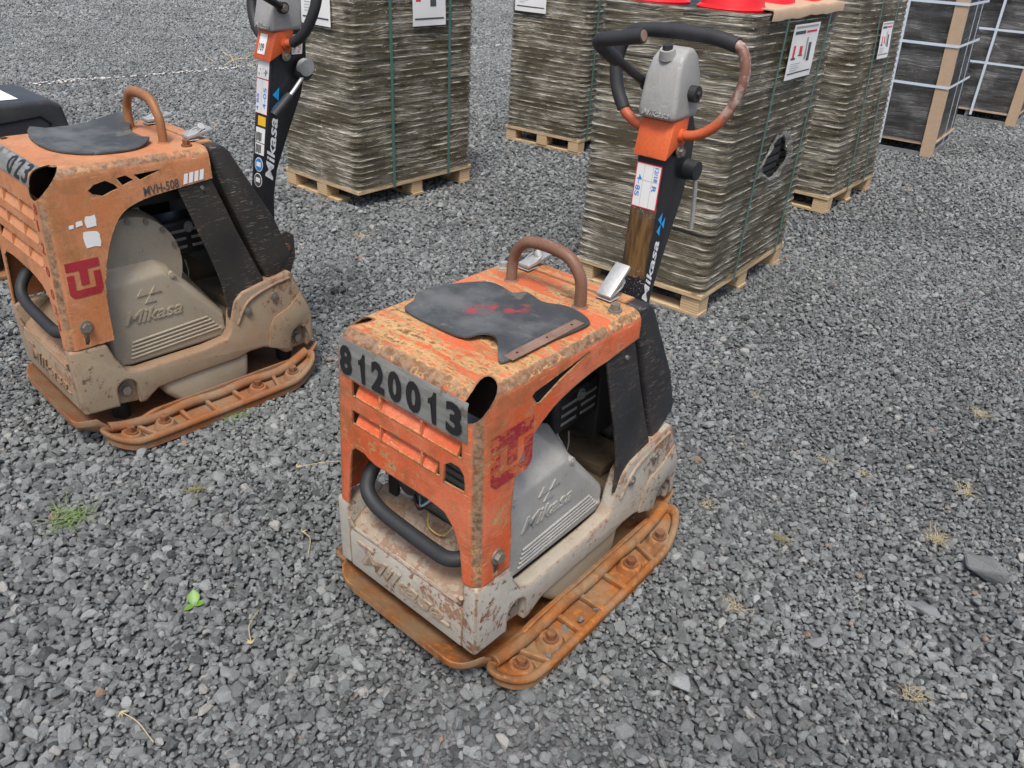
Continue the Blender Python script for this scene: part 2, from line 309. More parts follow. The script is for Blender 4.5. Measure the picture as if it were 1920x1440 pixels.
def crom(pts, n=6, closed=False):
    P = [Vector(p) for p in pts]; out = []; N = len(P)
    rng = N if closed else N-1
    for i in range(rng):
        p0 = P[(i-1) % N] if closed or i > 0 else P[0]*2-P[1]
        p1 = P[i]; p2 = P[(i+1) % N]; p3 = P[(i+2) % N] if closed or i+2 < N else P[-1]*2-P[-2]
        for k in range(n):
            t = k/n
            out.append(.5*((2*p1)+(p2-p0)*t+(2*p0-5*p1+4*p2-p3)*t*t+(3*p1-p0-3*p2+p3)*t**3))
    if not closed: out.append(P[-1])
    return out
def tube(bm, pts, r, seg=12, sm=6, closed=False, cap=True):
    P = crom(pts, sm, closed) if sm > 1 else [Vector(p) for p in pts]
    n = len(P); rings = []; prev = None
    for i, p in enumerate(P):
        d = (P[(i+1) % n]-P[i-1]) if closed else (P[min(i+1, n-1)]-P[max(i-1, 0)])
        d.normalize()
        if prev is None:
            a = d.orthogonal().normalized()
        else:
            a = (prev - d*prev.dot(d)).normalized()
        prev = a; b = d.cross(a); rr = r(i/(n-1)) if callable(r) else r
        rings.append([bm.verts.new(p + (a*math.cos(2*math.pi*k/seg)+b*math.sin(2*math.pi*k/seg))*rr) for k in range(seg)])
    for i in range(n if closed else n-1):
        A, B = rings[i], rings[(i+1) % n]
        for k in range(seg):
            bm.faces.new((A[k], A[(k+1) % seg], B[(k+1) % seg], B[k]))
    if cap and not closed: bm.faces.new(rings[0][::-1]); bm.faces.new(rings[-1])
    return bm
def cyl(bm, p0, p1, r, seg=16, r1=None, bev=0):
    p0, p1 = Vector(p0), Vector(p1); d = (p1-p0).normalized(); a = d.orthogonal().normalized(); b = d.cross(a)
    t = bmesh.new()
    A = [t.verts.new(p0+(a*math.cos(2*math.pi*k/seg)+b*math.sin(2*math.pi*k/seg))*r) for k in range(seg)]
    B = [t.verts.new(p1+(a*math.cos(2*math.pi*k/seg)+b*math.sin(2*math.pi*k/seg))*(r if r1 is None else r1)) for k in range(seg)]
    for k in range(seg): t.faces.new((A[k], A[(k+1) % seg], B[(k+1) % seg], B[k]))
    t.faces.new(A[::-1]); t.faces.new(B)
    if bev: bevel(t, bev, 2, 50)
    me = bpy.data.meshes.new('t'); t.to_mesh(me); t.free(); bm.from_mesh(me); bpy.data.meshes.remove(me)
    return bm
def hexbolt(bm, p, ax, r=.01, h=.008):
    p = Vector(p); ax = Vector(ax).normalized()
    cyl(bm, p-ax*.002, p+ax*h*.22, r*1.45, 18, bev=.0006)
    cyl(bm, p+ax*h*.22, p+ax*h, r, 6, bev=r*.10)
    return bm
def bolt(name, p, ax, r, h, mat, parent, fn=None):
    b = bmesh.new(); hexbolt(b, p, ax, r, h); return build(name, b, mat, parent, 30, fn)
def rounded_box(bm, x0, x1, y0, y1, z0, z1, r, seg=3): return box(bm, x0, x1, y0, y1, z0, z1, r, seg)
def boolean(o, cutter_bm, solid=None):
    bmesh.ops.recalc_face_normals(cutter_bm, faces=cutter_bm.faces)
    cm = bpy.data.meshes.new('cut'); cutter_bm.to_mesh(cm); cutter_bm.free()
    co = bpy.data.objects.new('cut', cm); col.objects.link(co); co.parent = o.parent
    if solid:
        s = o.modifiers.new('s', 'SOLIDIFY'); s.thickness = solid; s.offset = -1
    m = o.modifiers.new('b', 'BOOLEAN'); m.operation = 'DIFFERENCE'; m.object = co; m.solver = 'EXACT'
    bpy.context.view_layer.update()
    dg = bpy.context.evaluated_depsgraph_get(); dg.update()
    me = bpy.data.meshes.new_from_object(o.evaluated_get(dg))
    o.modifiers.clear(); old = o.data; mats = list(old.materials); o.data = me
    bpy.data.objects.remove(co); bpy.data.meshes.remove(cm); bpy.data.meshes.remove(old)
    if not me.materials:
        for q in mats: me.materials.append(q)
def text(name, s, mat, parent, org, U, V, fit, off=.0012, shear=0, bold=0, extrude=0, fn=None, fit_h=None, arc=None):
    c = bpy.data.curves.new('t', 'FONT'); c.body = s; c.size = 1; c.shear = shear; c.offset = bold; c.extrude = 0; c.resolution_u = 3
    to = bpy.data.objects.new('t', c); col.objects.link(to)
    dg = bpy.context.evaluated_depsgraph_get(); dg.update()
    me = bpy.data.meshes.new_from_object(to.evaluated_get(dg)); bpy.data.objects.remove(to); bpy.data.curves.remove(c)
    bm = bmesh.new(); bm.from_mesh(me); bpy.data.meshes.remove(me)
    xs = [v.co.x for v in bm.verts]; ys = [v.co.y for v in bm.verts]
    x0, x1, y0, y1 = min(xs), max(xs), min(ys), max(ys)
    kx = fit[0]/(x1-x0); ky = fit[1]/(y1-y0)
    org, U, V = Vector(org), Vector(U).normalized(), Vector(V).normalized(); Nn = U.cross(V).normalized()
    if extrude:
        r = bmesh.ops.extrude_face_region(bm, geom=bm.faces[:])
        for v in [g for g in r['geom'] if isinstance(g, bmesh.types.BMVert)]: v.co.z = extrude
    for v in bm.verts:
        v.co = org + U*((v.co.x-x0)*kx) + V*((v.co.y-y0)*ky) + Nn*(off+v.co.z)
    if extrude: bmesh.ops.recalc_face_normals(bm, faces=bm.faces)
    return build(name, bm, mat, parent, 30, fn, keep=not extrude)
def decal(name, poly, mat, parent, org, U, V, off=.001, fn=None):
    bm = bmesh.new(); org, U, V = Vector(org), Vector(U).normalized(), Vector(V).normalized(); Nn = U.cross(V).normalized()
    polys = poly if isinstance(poly[0][0], (tuple, list)) else [poly]
    for pl in polys:
        bm.faces.new([bm.verts.new(org+U*a+V*b+Nn*off) for a, b in pl])
    bmesh.ops.triangulate(bm, faces=bm.faces[:])
    return build(name, bm, mat, parent, 0, fn, keep=True)
def rect(u0, v0, u1, v1): return [(u0, v0), (u1, v0), (u1, v1), (u0, v1)]

# ------------------------------------------------------------------ ground
n = NB('gravel ground')
a = n.vor(38, out='Color'); f = n.noise(2.2, 5); g1 = n.noise(160, 4); vd = n.vor(38)
av = n.sep(a)[0]
c = n.mix(av, (.07, .073, .078), (.22, .224, .226)); c = n.mix(n.math('MULTIPLY', n.step(f, .45, .7), .35), c, (.15, .148, .14))
c = n.mix(n.step(g1, .4, .7), c, (.075, .077, .08))
n.bump(n.math('ADD', n.math('SUBTRACT', 1, vd), n.math('MULTIPLY', g1, .3)), .9, .015)
M['ground'] = n.set(c, .9, 0, .2)
bm = bmesh.new()
for q in ((-300, -60), (300, -60), (300, 500), (-300, 500)): bm.verts.new((q[0], q[1], -.014))
bm.faces.new(bm.verts[:])
gr = build('ground', bm, 'ground', ang=0); gr['kind'] = 'structure'

# stones: angular chips as hulls
def rock_mesh(seed, npts=13, flat_=.62, elong=.8):
    r = random.Random(seed); bm = bmesh.new()
    for i in range(npts):
        d = Vector((r.gauss(0, 1), r.gauss(0, 1), r.gauss(0, 1))).normalized()*(.40+.16*r.random())
        d.y *= elong; d.z *= flat_
        bm.verts.new(d)
    h = bmesh.ops.convex_hull(bm, input=bm.verts[:])
    bmesh.ops.delete(bm, geom=[v for v in bm.verts if not v.link_faces], context='VERTS')
    bmesh.ops.dissolve_limit(bm, angle_limit=R(14), verts=bm.verts[:], edges=bm.edges[:])
    bmesh.ops.recalc_face_normals(bm, faces=bm.faces)
    bevel(bm, .05, 1, 20)
    me = bpy.data.meshes.new('rock'); bm.to_mesh(me); bm.free()
    return me
n = NB('gravel stone')
at = n.new('ShaderNodeAttribute'); at.attribute_type = 'INSTANCER'; at.attribute_name = 'shade'
at2 = n.new('ShaderNodeAttribute'); at2.attribute_type = 'INSTANCER'; at2.attribute_name = 'hue'
c = n.mix(at.outputs['Fac'], (.050, .056, .057), (.385, .405, .402))
c = n.mix(n.step(at2.outputs['Fac'], .962, .985), c, (.36, .355, .33)); c = n.mix(n.step(at2.outputs['Fac'], .9975, .998), c, (.32, .22, .16))
nz = n.noise(4, 6, .7); c = n.mix(n.math('MULTIPLY', n.step(nz, .4, .75), .25), c, (.31, .322, .318))
n.bump(n.noise(9, 6, .7), .6, .03)
M['stone'] = n.set(c, .85, 0, .25)
rocks = bpy.data.collections.new('rock_library')
for i in range(12):
    me = rock_mesh(100+i, 13+i % 5, .58+.035*(i % 6), .68+.035*(i % 8)); me.materials.append(M['stone'])
    rocks.objects.link(bpy.data.objects.new('rock', me))

def fbm(X, Y, s, seed):
    # cheap smooth value noise in numpy
    rs = np.random.RandomState(seed); T = rs.rand(256, 256)
    def val(x, y):
        xi = np.floor(x).astype(int); yi = np.floor(y).astype(int); fx = x-xi; fy = y-yi
        fx = fx*fx*(3-2*fx); fy = fy*fy*(3-2*fy)
        g = lambda i, j: T[(i) % 256, (j) % 256]
        return (g(xi, yi)*(1-fx)+g(xi+1, yi)*fx)*(1-fy)+(g(xi, yi+1)*(1-fx)+g(xi+1, yi+1)*fx)*fy
    return .6*val(X/s, Y/s)+.3*val(X/s*2.1+7, Y/s*2.1+3)+.1*val(X/s*4.3+1, Y/s*4.3+9)
rs = np.random.RandomState(3)
def hexgrid(y0, y1, pitch, k=.80, pad=.55, jit=.42):
    ny = int((y1-y0)/(pitch*.866)); xs = []; ys = []
    for j in range(ny):
        y = y0 + j*pitch*.866; hw = k*y+pad
        x = np.arange(-hw, hw, pitch)+(j % 2)*pitch/2
        xs.append(x); ys.append(np.full(len(x), y))
    X = np.concatenate(xs); Y = np.concatenate(ys)
    X = X+rs.uniform(-jit, jit, len(X))*pitch; Y = Y+rs.uniform(-jit, jit, len(Y))*pitch
    return X, Y
pts = []
def layer(y0, y1, pitch, size, spread, zoff, thin=1.0, fine=0):
    X, Y = hexgrid(y0, y1, pitch)
    if thin < 1:
        kp = rs.rand(len(X)) < thin; X, Y = X[kp], Y[kp]
    f = fbm(X, Y, .9, 11); g = fbm(X+40, Y, .35, 5)
    coarse = .92+.40*np.clip((.12-X*.16)+(f-.5)*1.4, -.5, .7)*(1 if y0 < 4 else .4)
    s = size*np.exp(rs.normal(0, spread, len(X)))*coarse
    keep = np.ones(len(X), bool)
    if fine:
        keep = (g+.25*rs.rand(len(X))) > .5
    z = zoff + (fbm(X, Y, .7, 21)-.5)*.016 + rs.uniform(-.13, .13, len(X))*s
    sh = np.clip(.43+rs.normal(0, .175, len(X))+(fbm(X, Y, .5, 31)-.5)*.25, 0, 1)
    pts.append(np.stack([X, Y, z, s, sh, rs.rand(len(X)), rs.rand(len(X))], 1)[keep])
layer(.55, 5.2, .0242, .0298, .27, -.004)
layer(.55, 4.5, .0165, .0150, .25, .000, fine=1)
layer(.55, 5.2, .10, .043, .18, .004, thin=.3)
layer(5.2, 13, .031, .036, .24, -.004)
layer(13, 25, .050, .053, .25, -.006)
P = np.concatenate(pts)
me = bpy.data.meshes.new('gravel'); N = len(P)
me.vertices.add(N); me.vertices.foreach_set('co', P[:, :3].astype(np.float32).ravel())
def fattr(nm, v):
    a_ = me.attributes.new(nm, 'FLOAT', 'POINT'); a_.data.foreach_set('value', np.ascontiguousarray(v, dtype=np.float32))
fattr('size', P[:, 3]); fattr('shade', P[:, 4]); fattr('hue', P[:, 5])
ra = me.attributes.new('rot', 'FLOAT_VECTOR', 'POINT')
rot = np.stack([rs.normal(0, .22, N), rs.normal(0, .22, N), rs.uniform(0, 6.283, N)], 1).astype(np.float32); ra.data.foreach_set('vector', rot.ravel())
ia = me.attributes.new('pick', 'INT', 'POINT'); ia.data.foreach_set('value', rs.randint(0, 12, N).astype(np.int32))
go = link('gravel', me, None); tag(go, 'loose grey crushed stone covering the whole yard', 'gravel', kind='stuff')
ng = bpy.data.node_groups.new('scatter', 'GeometryNodeTree')
ng.interface.new_socket('Geometry', in_out='INPUT', socket_type='NodeSocketGeometry'); ng.interface.new_socket('Geometry', in_out='OUTPUT', socket_type='NodeSocketGeometry')
gi = ng.nodes.new('NodeGroupInput'); goo = ng.nodes.new('NodeGroupOutput')
ci = ng.nodes.new('GeometryNodeCollectionInfo'); ci.inputs['Collection'].default_value = rocks; ci.inputs['Separate Children'].default_value = True; ci.inputs['Reset Children'].default_value = True
iop = ng.nodes.new('GeometryNodeInstanceOnPoints'); iop.inputs['Pick Instance'].default_value = True
def na(nm, t):
    q = ng.nodes.new('GeometryNodeInputNamedAttribute'); q.data_type = t; q.inputs[0].default_value = nm; return q.outputs[0]
e2r = ng.nodes.new('FunctionNodeEulerToRotation'); ng.links.new(na('rot', 'FLOAT_VECTOR'), e2r.inputs[0])
ng.links.new(gi.outputs[0], iop.inputs['Points']); ng.links.new(ci.outputs[0], iop.inputs['Instance'])
ng.links.new(na('pick', 'INT'), iop.inputs['Instance Index']); ng.links.new(e2r.outputs[0], iop.inputs['Rotation'])
ng.links.new(na('size', 'FLOAT'), iop.inputs['Scale']); ng.links.new(iop.outputs[0], goo.inputs[0])
md = go.modifiers.new('scatter', 'NODES'); md.node_group = ng
go.data.materials.append(M['stone'])

# chalk line on the gravel: white-dusted chips
bm = bmesh.new(); lib = [rock_mesh(300+i, 9, .5) for i in range(3)]
def chips(p0, p1, nper, wid, gaps=()):
    p0, p1 = Vector(p0), Vector(p1); L = (p1-p0).length
    for i in range(int(L*nper)):
        t = rnd.random()
        if any(a_ < t < b_ for a_, b_ in gaps): continue
        p = p0.lerp(p1, t); s = rnd.uniform(.03, .065)
        mt = Matrix.Translation((p.x+rnd.gauss(0, wid), p.y+rnd.gauss(0, wid), .012)) @ Matrix.Rotation(rnd.uniform(0, 6), 4, 'Z') @ Matrix.Diagonal((s, s, s*.8, 1))
        k = bmesh.new(); k.from_mesh(lib[i % 3]); k.transform(mt); tm = bpy.data.meshes.new('t'); k.to_mesh(tm); k.free(); bm.from_mesh(tm); bpy.data.meshes.remove(tm)
chips((-4.94, 8.06, 0), (-3.41, 9.68, 0), 62, .04, ((.45, .55), (.8, .86)))
chips((-3.41, 9.68, 0), (-.36, 13.2, 0), 42, .045, ((.1, .2),))
M['chalk'] = flat('chalk white stone', (.46, .45, .43), .9, 0, .2)
wl = build('white_line', bm, 'chalk', ang=0); wl['kind'] = 'structure'

# ------------------------------------------------------------------ wrapped pallet loads
def rr_path(x0, x1, y0, y1, r, step=.025, seg=5):
    pts_ = []; u = 0
    cs = [((x1-r, y0+r), -90), ((x1-r, y1-r), 0), ((x0+r, y1-r), 90), ((x0+r, y0+r), 180)]
    for k, (c_, a0) in enumerate(cs):
        for i in range(seg+1):
            a_ = R(a0+90*i/seg); pts_.append((c_[0]+r*math.cos(a_), c_[1]+r*math.sin(a_), 1))
        nx = cs[(k+1) % 4]; a1 = R(nx[1]); e = (nx[0][0]+r*math.cos(a1), nx[0][1]+r*math.sin(a1))
        s_ = pts_[-1]; L = math.hypot(e[0]-s_[0], e[1]-s_[1]); m = max(2, int(L/step))
        for i in range(1, m): pts_.append((s_[0]+(e[0]-s_[0])*i/m, s_[1]+(e[1]-s_[1])*i/m, 0))
    return pts_
def make_film(name, root, x0, x1, y0, y1, z0, z1, pitch, mat, sh, hole=None, r=.045, seed=0, pull=.012, rows_per=4):
    path = rr_path(x0, x1, y0, y1, r); n_ = len(path)
    nr = int((z1-z0)/pitch*rows_per); bm = bmesh.new(); uvl = bm.loops.layers.uv.new('UVMap')
    cx, cy = (x0+x1)/2, (y0+y1)/2; us = [0]
    for i in range(n_): us.append(us[-1]+math.hypot(path[(i+1) % n_][0]-path[i][0], path[(i+1) % n_][1]-path[i][1]))
    rows = []
    for j in range(nr+1):
        z = z0+(z1-z0)*j/nr; ph = ((z-z0)/pitch) % 1; dip = (.5-.5*math.cos(2*math.pi*ph))
        row = []
        for i, (x, y, cr) in enumerate(path):
            nx = 1 if x > x1-r*.5 else -1 if x < x0+r*.5 else 0; ny = 1 if y > y1-r*.5 else -1 if y < y0+r*.5 else 0
            if cr: nx, ny = (x-cx), (y-cy)
            l = math.hypot(nx, ny) or 1; nx /= l; ny /= l
            w = mnoise.noise((us[i]*2.2+seed, z*26, seed))*.0032 + mnoise.noise((us[i]*6, z*60, seed+4))*.0022
            d = -pull*(dip**2)*(1 if cr else .45) + w*(0.3 if cr else 1) - (.0 if cr else .004)
            row.append(bm.verts.new(sh(Vector((x+nx*d, y+ny*d, z)))))
        rows.append(row)
    for j in range(nr):
        for i in range(n_):
            k = (i+1) % n_
            if hole:
                px, pz = path[i][0], z0+(z1-z0)*(j+.5)/nr
                if path[i][1] < y0+.01 and hole(px, pz): continue
            f_ = bm.faces.new((rows[j][i], rows[j][k], rows[j+1][k], rows[j+1][i]))
            for lp, (uu, vv) in zip(f_.loops, ((us[i], j), (us[i+1], j), (us[i+1], j+1), (us[i], j+1))): lp[uvl].uv = (uu+seed*3.1, z0+(z1-z0)*vv/nr)
    return build(name, bm, mat, root, 60, keep=True)

def base_mesh(w):
    bm = bmesh.new(); rings = []
    for (ins, z) in ((.004, 0), (0, .010), (.003, .026), (.022, .033)):
        h = w/2-ins; r = .04-ins*.6; ring = []
        for cx, cy, a0 in ((1, -1, -90), (1, 1, 0), (-1, 1, 90), (-1, -1, 180)):
            for k in range(3):
                a_ = R(a0+45*k); ring.append(bm.verts.new((cx*(h-r)+r*math.cos(a_), cy*(h-r)+r*math.sin(a_), z)))
        rings.append(ring)
    for A, B in zip(rings, rings[1:]):
        for i in range(12): bm.faces.new((A[i], A[(i+1) % 12], B[(i+1) % 12], B[i]))
    bm.faces.new(rings[-1]); bm.faces.new(rings[0][::-1])
    me_ = bpy.data.meshes.new('cone_base'); bmesh.ops.recalc_face_normals(bm, faces=bm.faces); bm.to_mesh(me_); bm.free(); finish(me_, 40); me_.materials.append(M['crate'])
    return me_
CB = base_mesh(.352)
def block_mesh():
    bm = bmesh.new(); box(bm, -.05, .05, -.05, .05, 0, .078, .002, 1); me_ = bpy.data.meshes.new('block'); bmesh.ops.recalc_face_normals(bm, faces=bm.faces); bm.to_mesh(me_); bm.free(); finish(me_, 30); me_.materials.append(M['ply']); return me_
BLK = block_mesh()

def pallet_load(label, x, y, t, a, b, layers, straps=(), sheets=(), lean=(0, 0), no_block=(), bboards=True, hole=None, seed=1, top_sheet=False):
    root = empty('pallet_load', (x, y, 0), math.pi/2-t)
    tag(root, label, 'pallet load', 'wrapped stacks of cone bases on pallets')
    lw = Vector((lean[0], lean[1], 0)); lw.rotate(Matrix.Rotation(-(math.pi/2-t), 3, 'Z'))
    sh = lambda p: Vector((p[0], p[1], p[2])) + lw*max(0, p[2]-.125)
    # pallet: sheet deck, blocks, bottom boards
    bm = bmesh.new(); box(bm, 0, b, 0, a, .098, .122, .002, 1)
    for v in bm.verts: v.co.z += .004*mnoise.noise((v.co.x*3+seed, v.co.y*3, 0))
    dk = build('pallet_deck', bm, 'wood', root, 30)
    for i, bx in enumerate((.055, b/2, b-.055)):
        for j, by in enumerate((.055, a/2, a-.055)):
            if (i, j) in no_block: continue
            o = bpy.data.objects.new('block', BLK); col.objects.link(o); o.parent = dk; o.location = (bx+rnd.uniform(-.006, .006), by+rnd.uniform(-.006, .006), .0195); o.rotation_euler[2] = rnd.uniform(-.06, .06)
    for i, bx in enumerate((.055, b/2, b-.055)):
        y0 = .28*a if (i, 0) in no_block else 0
        bm = bmesh.new(); box(bm, bx-.048, bx+.048, y0, a, .001, .019, .001, 1); build('bottom_board', bm, 'wood', dk, 30)
    # stacked bases
    pitch = .0385; px = (b-.01)/3; py = (a-.01)/2; z = .123
    for k in range(layers):
        for i in range(3):
            for j in range(2):
                if i == 1 and j == 1 and k < layers-1: continue
                o = bpy.data.objects.new('cone_base', CB); col.objects.link(o); o.parent = root
                o.location = sh((.005+px*(i+.5)+rnd.uniform(-.003, .003), .005+py*(j+.5)+rnd.uniform(-.003, .003), z)); o.rotation_euler[2] = rnd.uniform(-.012, .012)
                o.scale = (px/.355*.995, py/.355*.985, 1.1)
        z += pitch
    ztop = z
    make_film('stretch_film', root, -.004, b+.002, -.004, a+.002, .118, ztop+.004, pitch, 'film', sh, hole, seed=seed)
    for (face, s, wdt) in straps:
        bm = bmesh.new()
        if face == 'r': box(bm, s-wdt/2, s+wdt/2, -.0135, -.0105, .10, ztop+.006); box(bm, s-wdt/2, s+wdt/2, -.0135, a+.01, ztop+.0065, ztop+.0085)
        else: box(bm, -.0135, -.0105, s-wdt/2, s+wdt/2, .10, ztop+.006); box(bm, -.0135, b+.01, s-wdt/2, s+wdt/2, ztop+.0065, ztop+.0085)
        bmesh.ops.subdivide_edges(bm, edges=[e for e in bm.edges if abs(e.verts[0].co.z-e.verts[1].co.z) > .3], cuts=12)
        for v in bm.verts:
            if v.co.z < ztop: v.co += Vector((0, .003, 0) if face == 'r' else (.003, 0, 0))*mnoise.noise((v.co.z*14, s, seed))
        build('strap', bm, 'strap', root, 30, sh)
    for (face, s0, s1, z0, z1, kind) in sheets:
        if face == 'r': og, U = (s0, -.016, z0), (1, 0, 0)
        else: og, U = (-.016, s1, z0), (0, -1, 0)
        w, h = s1-s0, z1-z0
        nu, nv = 6, 6; bm = bmesh.new(); grid = [[None]*(nv+1) for _ in range(nu+1)]
        def sp(u, v, e=0):
            wv = .004*mnoise.noise((u*9+seed, v*9, 2)) + .002
            return Vector(og)+Vector(U)*u+Vector((0, 0, v)) + (Vector((0, -1, 0)) if face == 'r' else Vector((-1, 0, 0)))*(wv+e)
        def patch(nm, u0, v0, u1, v1, mat, par, e):
            bm = bmesh.new(); g_ = [[bm.verts.new(sh(sp(u0+(u1-u0)*i/nu, v0+(v1-v0)*j/nv, e))) for j in range(nv+1)] for i in range(nu+1)]
            for i in range(nu):
                for j in range(nv): bm.faces.new((g_[i][j], g_[i+1][j], g_[i+1][j+1], g_[i][j+1]))
            return build(nm, bm, mat, par, 60, keep=True)
        sheet = patch('label_sheet', 0, 0, w, h, 'paper', root, 0)
        dark = 'darkprint'
        patch('printed_band', .06*w, .10*h, .94*w, .125*h, 'darkprint', sheet, .0008)
        patch('printed_band', .06*w, .93*h, .94*w, .965*h, 'greyprint', sheet, .0008)
        if kind == 'cone':
            for (a0, b0, a1, b1, m_) in ((.14, .40, .22, .62, 'redprint'), (.10, .36, .26, .40, 'darkprint'), (.36, .44, .46, .60, 'redprint'), (.33, .42, .49, .44, 'darkprint'), (.58, .34, .66, .74, 'greyprint'), (.70, .30, .82, .64, 'darkprint')): patch('printed_picture', a0*w, b0*h, a1*w, b1*h, m_, sheet, .0008)
            patch('printed_band', .08*w, .82*h, .46*w, .88*h, 'darkprint', sheet, .0008); patch('printed_band', .50*w, .83*h, .92*w, .87*h, 'redprint', sheet, .0008)
            for q in range(4): patch('printed_line', .12*w, (.16+.04*q)*h, (.40+.08*(q % 2))*w, (.165+.04*q)*h+.0015, 'greyprint', sheet, .0008)
        elif kind == 'dark':
            patch('printed_picture', .55*w, .32*h, .72*w, .78*h, 'greyprint', sheet, .0008); patch('printed_picture', .14*w, .62*h, .30*w, .74*h, 'redprint', sheet, .0008)
            for q in range(5): patch('printed_line', .14*w, (.20+.045*q)*h, (.30+.1*(q % 2))*w, (.205+.045*q)*h+.002, 'greyprint', sheet, .0008)
        else:
            patch('printed_picture', .10*w, .38*h, .24*w, .47*h, 'redprint', sheet, .0008); patch('printed_picture', .52*w, .30*h, .70*w, .50*h, 'darkprint', sheet, .0008)
            tg = patch('small_tag', .36*w, .45*h, .72*w, .98*h, 'white', sheet, .0012); 
            for q in range(4): patch('pen_mark', (.41+.075*q)*w, .78*h, (.455+.075*q)*w, .90*h, 'ink', tg, .0018)
            patch('printed_line', .40*w, .52*h, .68*w, .535*h, 'redprint', tg, .0018)
            for q in range(6): patch('printed_line', .76*w, (.45+.06*q)*h, .92*w, (.455+.06*q)*h+.002, 'greyprint', sheet, .0008)
    return root, ztop, sh

LA, _, _ = pallet_load('tall film-wrapped stack of black cone bases beside the column of the dusty compactor', -1.037, 4.7695, .6665, .755, 1.045, 36, straps=(('r', .295, .021), ('r', .80, .021)),
    sheets=(('l', .15, .42, 1.055, 1.40, 'dark'), ('r', .47, .755, 1.055, 1.41, 'tag')), no_block=((0, 0),), seed=1)
LB, _, _ = pallet_load('film-wrapped stack of cone bases standing behind, with a single label sheet facing the yard', .43, 6.52, .602, .755, 1.045, 36, straps=(('r', .10, .021), ('r', .55, .016)),
    sheets=(('l', .40, .70, 1.03, 1.36, 'dark'),), seed=2)
def hole_fn(u, z):
    return ((u-.565-.10*(z-.70))/(.155+.03*math.sin(z*40)))**2 + ((z-.695)/.105)**2 < 1
LC, ztC, shC = pallet_load('film-wrapped cone base stack with torn hole in the film, behind the numbered compactor', .8886, 3.4545, .6362, .735, 1.07, 32, straps=(('r', .352, .014), ('r', .90, .012)),
    sheets=(('r', .43, .76, 1.065, 1.30, 'cone'),), hole=hole_fn, seed=3)
LD, _, _ = pallet_load('leaning film-wrapped stack with cream label sheet, next to the white-strapped loads', 2.0956, 5.2882, .6754, .74, .94, 37, straps=(('r', .34, .012), ('r', .66, .012)),
    sheets=(('r', .40, .62, .975, 1.20, 'cone'),), lean=(-.085, .0), seed=4)
# torn film rim on the holed load
bm = bmesh.new(); ring = []
for k in range(64):
    a_ = 2*math.pi*k/64; zc = .695+.105*math.sin(a_); uc = .565+.10*(zc-.70)+(.155+.03*math.sin(zc*40))*math.cos(a_)
    row = []
    for m in range(6):
        q = m/5; rad = 1-.10+.42*q*(.55+.45*mnoise.noise((k*.55, 3, 1))+.6*max(0, math.cos(a_)))
        row.append(bm.verts.new(Vector((.565+(uc-.565)*rad, -.012-.014*math.sin(math.pi*q)*(.6+mnoise.noise((k*.5, m*.9, 2)))-.003*(m % 2), .695+(zc-.695)*rad))))
    ring.append(row)
uvl = bm.loops.layers.uv.new('UVMap')
for k in range(64):
    for m in range(5):
        f_ = bm.faces.new((ring[k][m], ring[(k+1) % 64][m], ring[(k+1) % 64][m+1], ring[k][m+1]))
        for lp in f_.loops: lp[uvl].uv = (lp.vert.co.x*3, lp.vert.co.z*3)
build('torn_film_edge', bm, 'film3', LC, 60, keep=True)
# cardboard edge sheet on top of the holed load
bm = bmesh.new(); prof = [(-.010, ztC-.030), (-.012, ztC+.004), (-.006, ztC+.014), (.13, ztC+.020), (.13, ztC+.015), (-.003, ztC+.009), (-.008, ztC), (-.006, ztC-.030)]
secs = []
for i in range(13):
    x_ = .16+.90*i/12; dz = .012*mnoise.noise((i*.6, 1, 1))+.010*(i/12)
    secs.append([bm.verts.new((x_, p_[0]-.004, p_[1]+dz)) for p_ in prof])
for A, B in zip(secs, secs[1:]):
    for i in range(8): bm.faces.new((A[i], A[(i+1) % 8], B[(i+1) % 8], B[i]))
bm.faces.new(secs[0]); bm.faces.new(secs[-1][::-1])
build('cardboard_edge', bm, 'card', LC, 40)
# cones on top
def cone_mesh():
    bm = bmesh.new(); prof = [(.150, 0), (.152, .008), (.146, .014), (.136, .020), (.131, .035), (.030, .50), (.022, .52), (.018, .52), (.012, .50)]
    S = 32; rings = [[bm.verts.new((r_*math.cos(2*math.pi*k/S), r_*math.sin(2*math.pi*k/S), z_)) for k in range(S)] for r_, z_ in prof]
    for A, B in zip(rings, rings[1:]):
        for k in range(S): bm.faces.new((A[k], A[(k+1) % S], B[(k+1) % S], B[k]))
    bm.faces.new(rings[0][::-1]); bm.faces.new(rings[-1])
    me_ = bpy.data.meshes.new('traffic_cone'); bmesh.ops.recalc_face_normals(bm, faces=bm.faces); bm.to_mesh(me_); bm.free(); finish(me_, 40); me_.materials.append(M['cone']); return me_
CM = cone_mesh(); LCm = Matrix.Translation((.8886, 3.4545, 0)) @ Matrix.Rotation(math.pi/2-.6362, 4, 'Z')
for (u, v_, lb) in ((.18, .185, 'red traffic cone on the holed stack, at the end of the cardboard edge'), (.535, .185, 'red traffic cone behind the cardboard edge, middle of the front row'), (.89, .185, 'red traffic cone behind the cardboard edge above the label sheet'), (.18, .55, 'red traffic cone in the back row of the holed stack')):
    o = bpy.data.objects.new('traffic_cone', CM); col.objects.link(o); o.location = LCm @ Vector((u, v_, ztC-.002)); tag(o, lb, 'traffic cone', 'red cones on top of the stack')

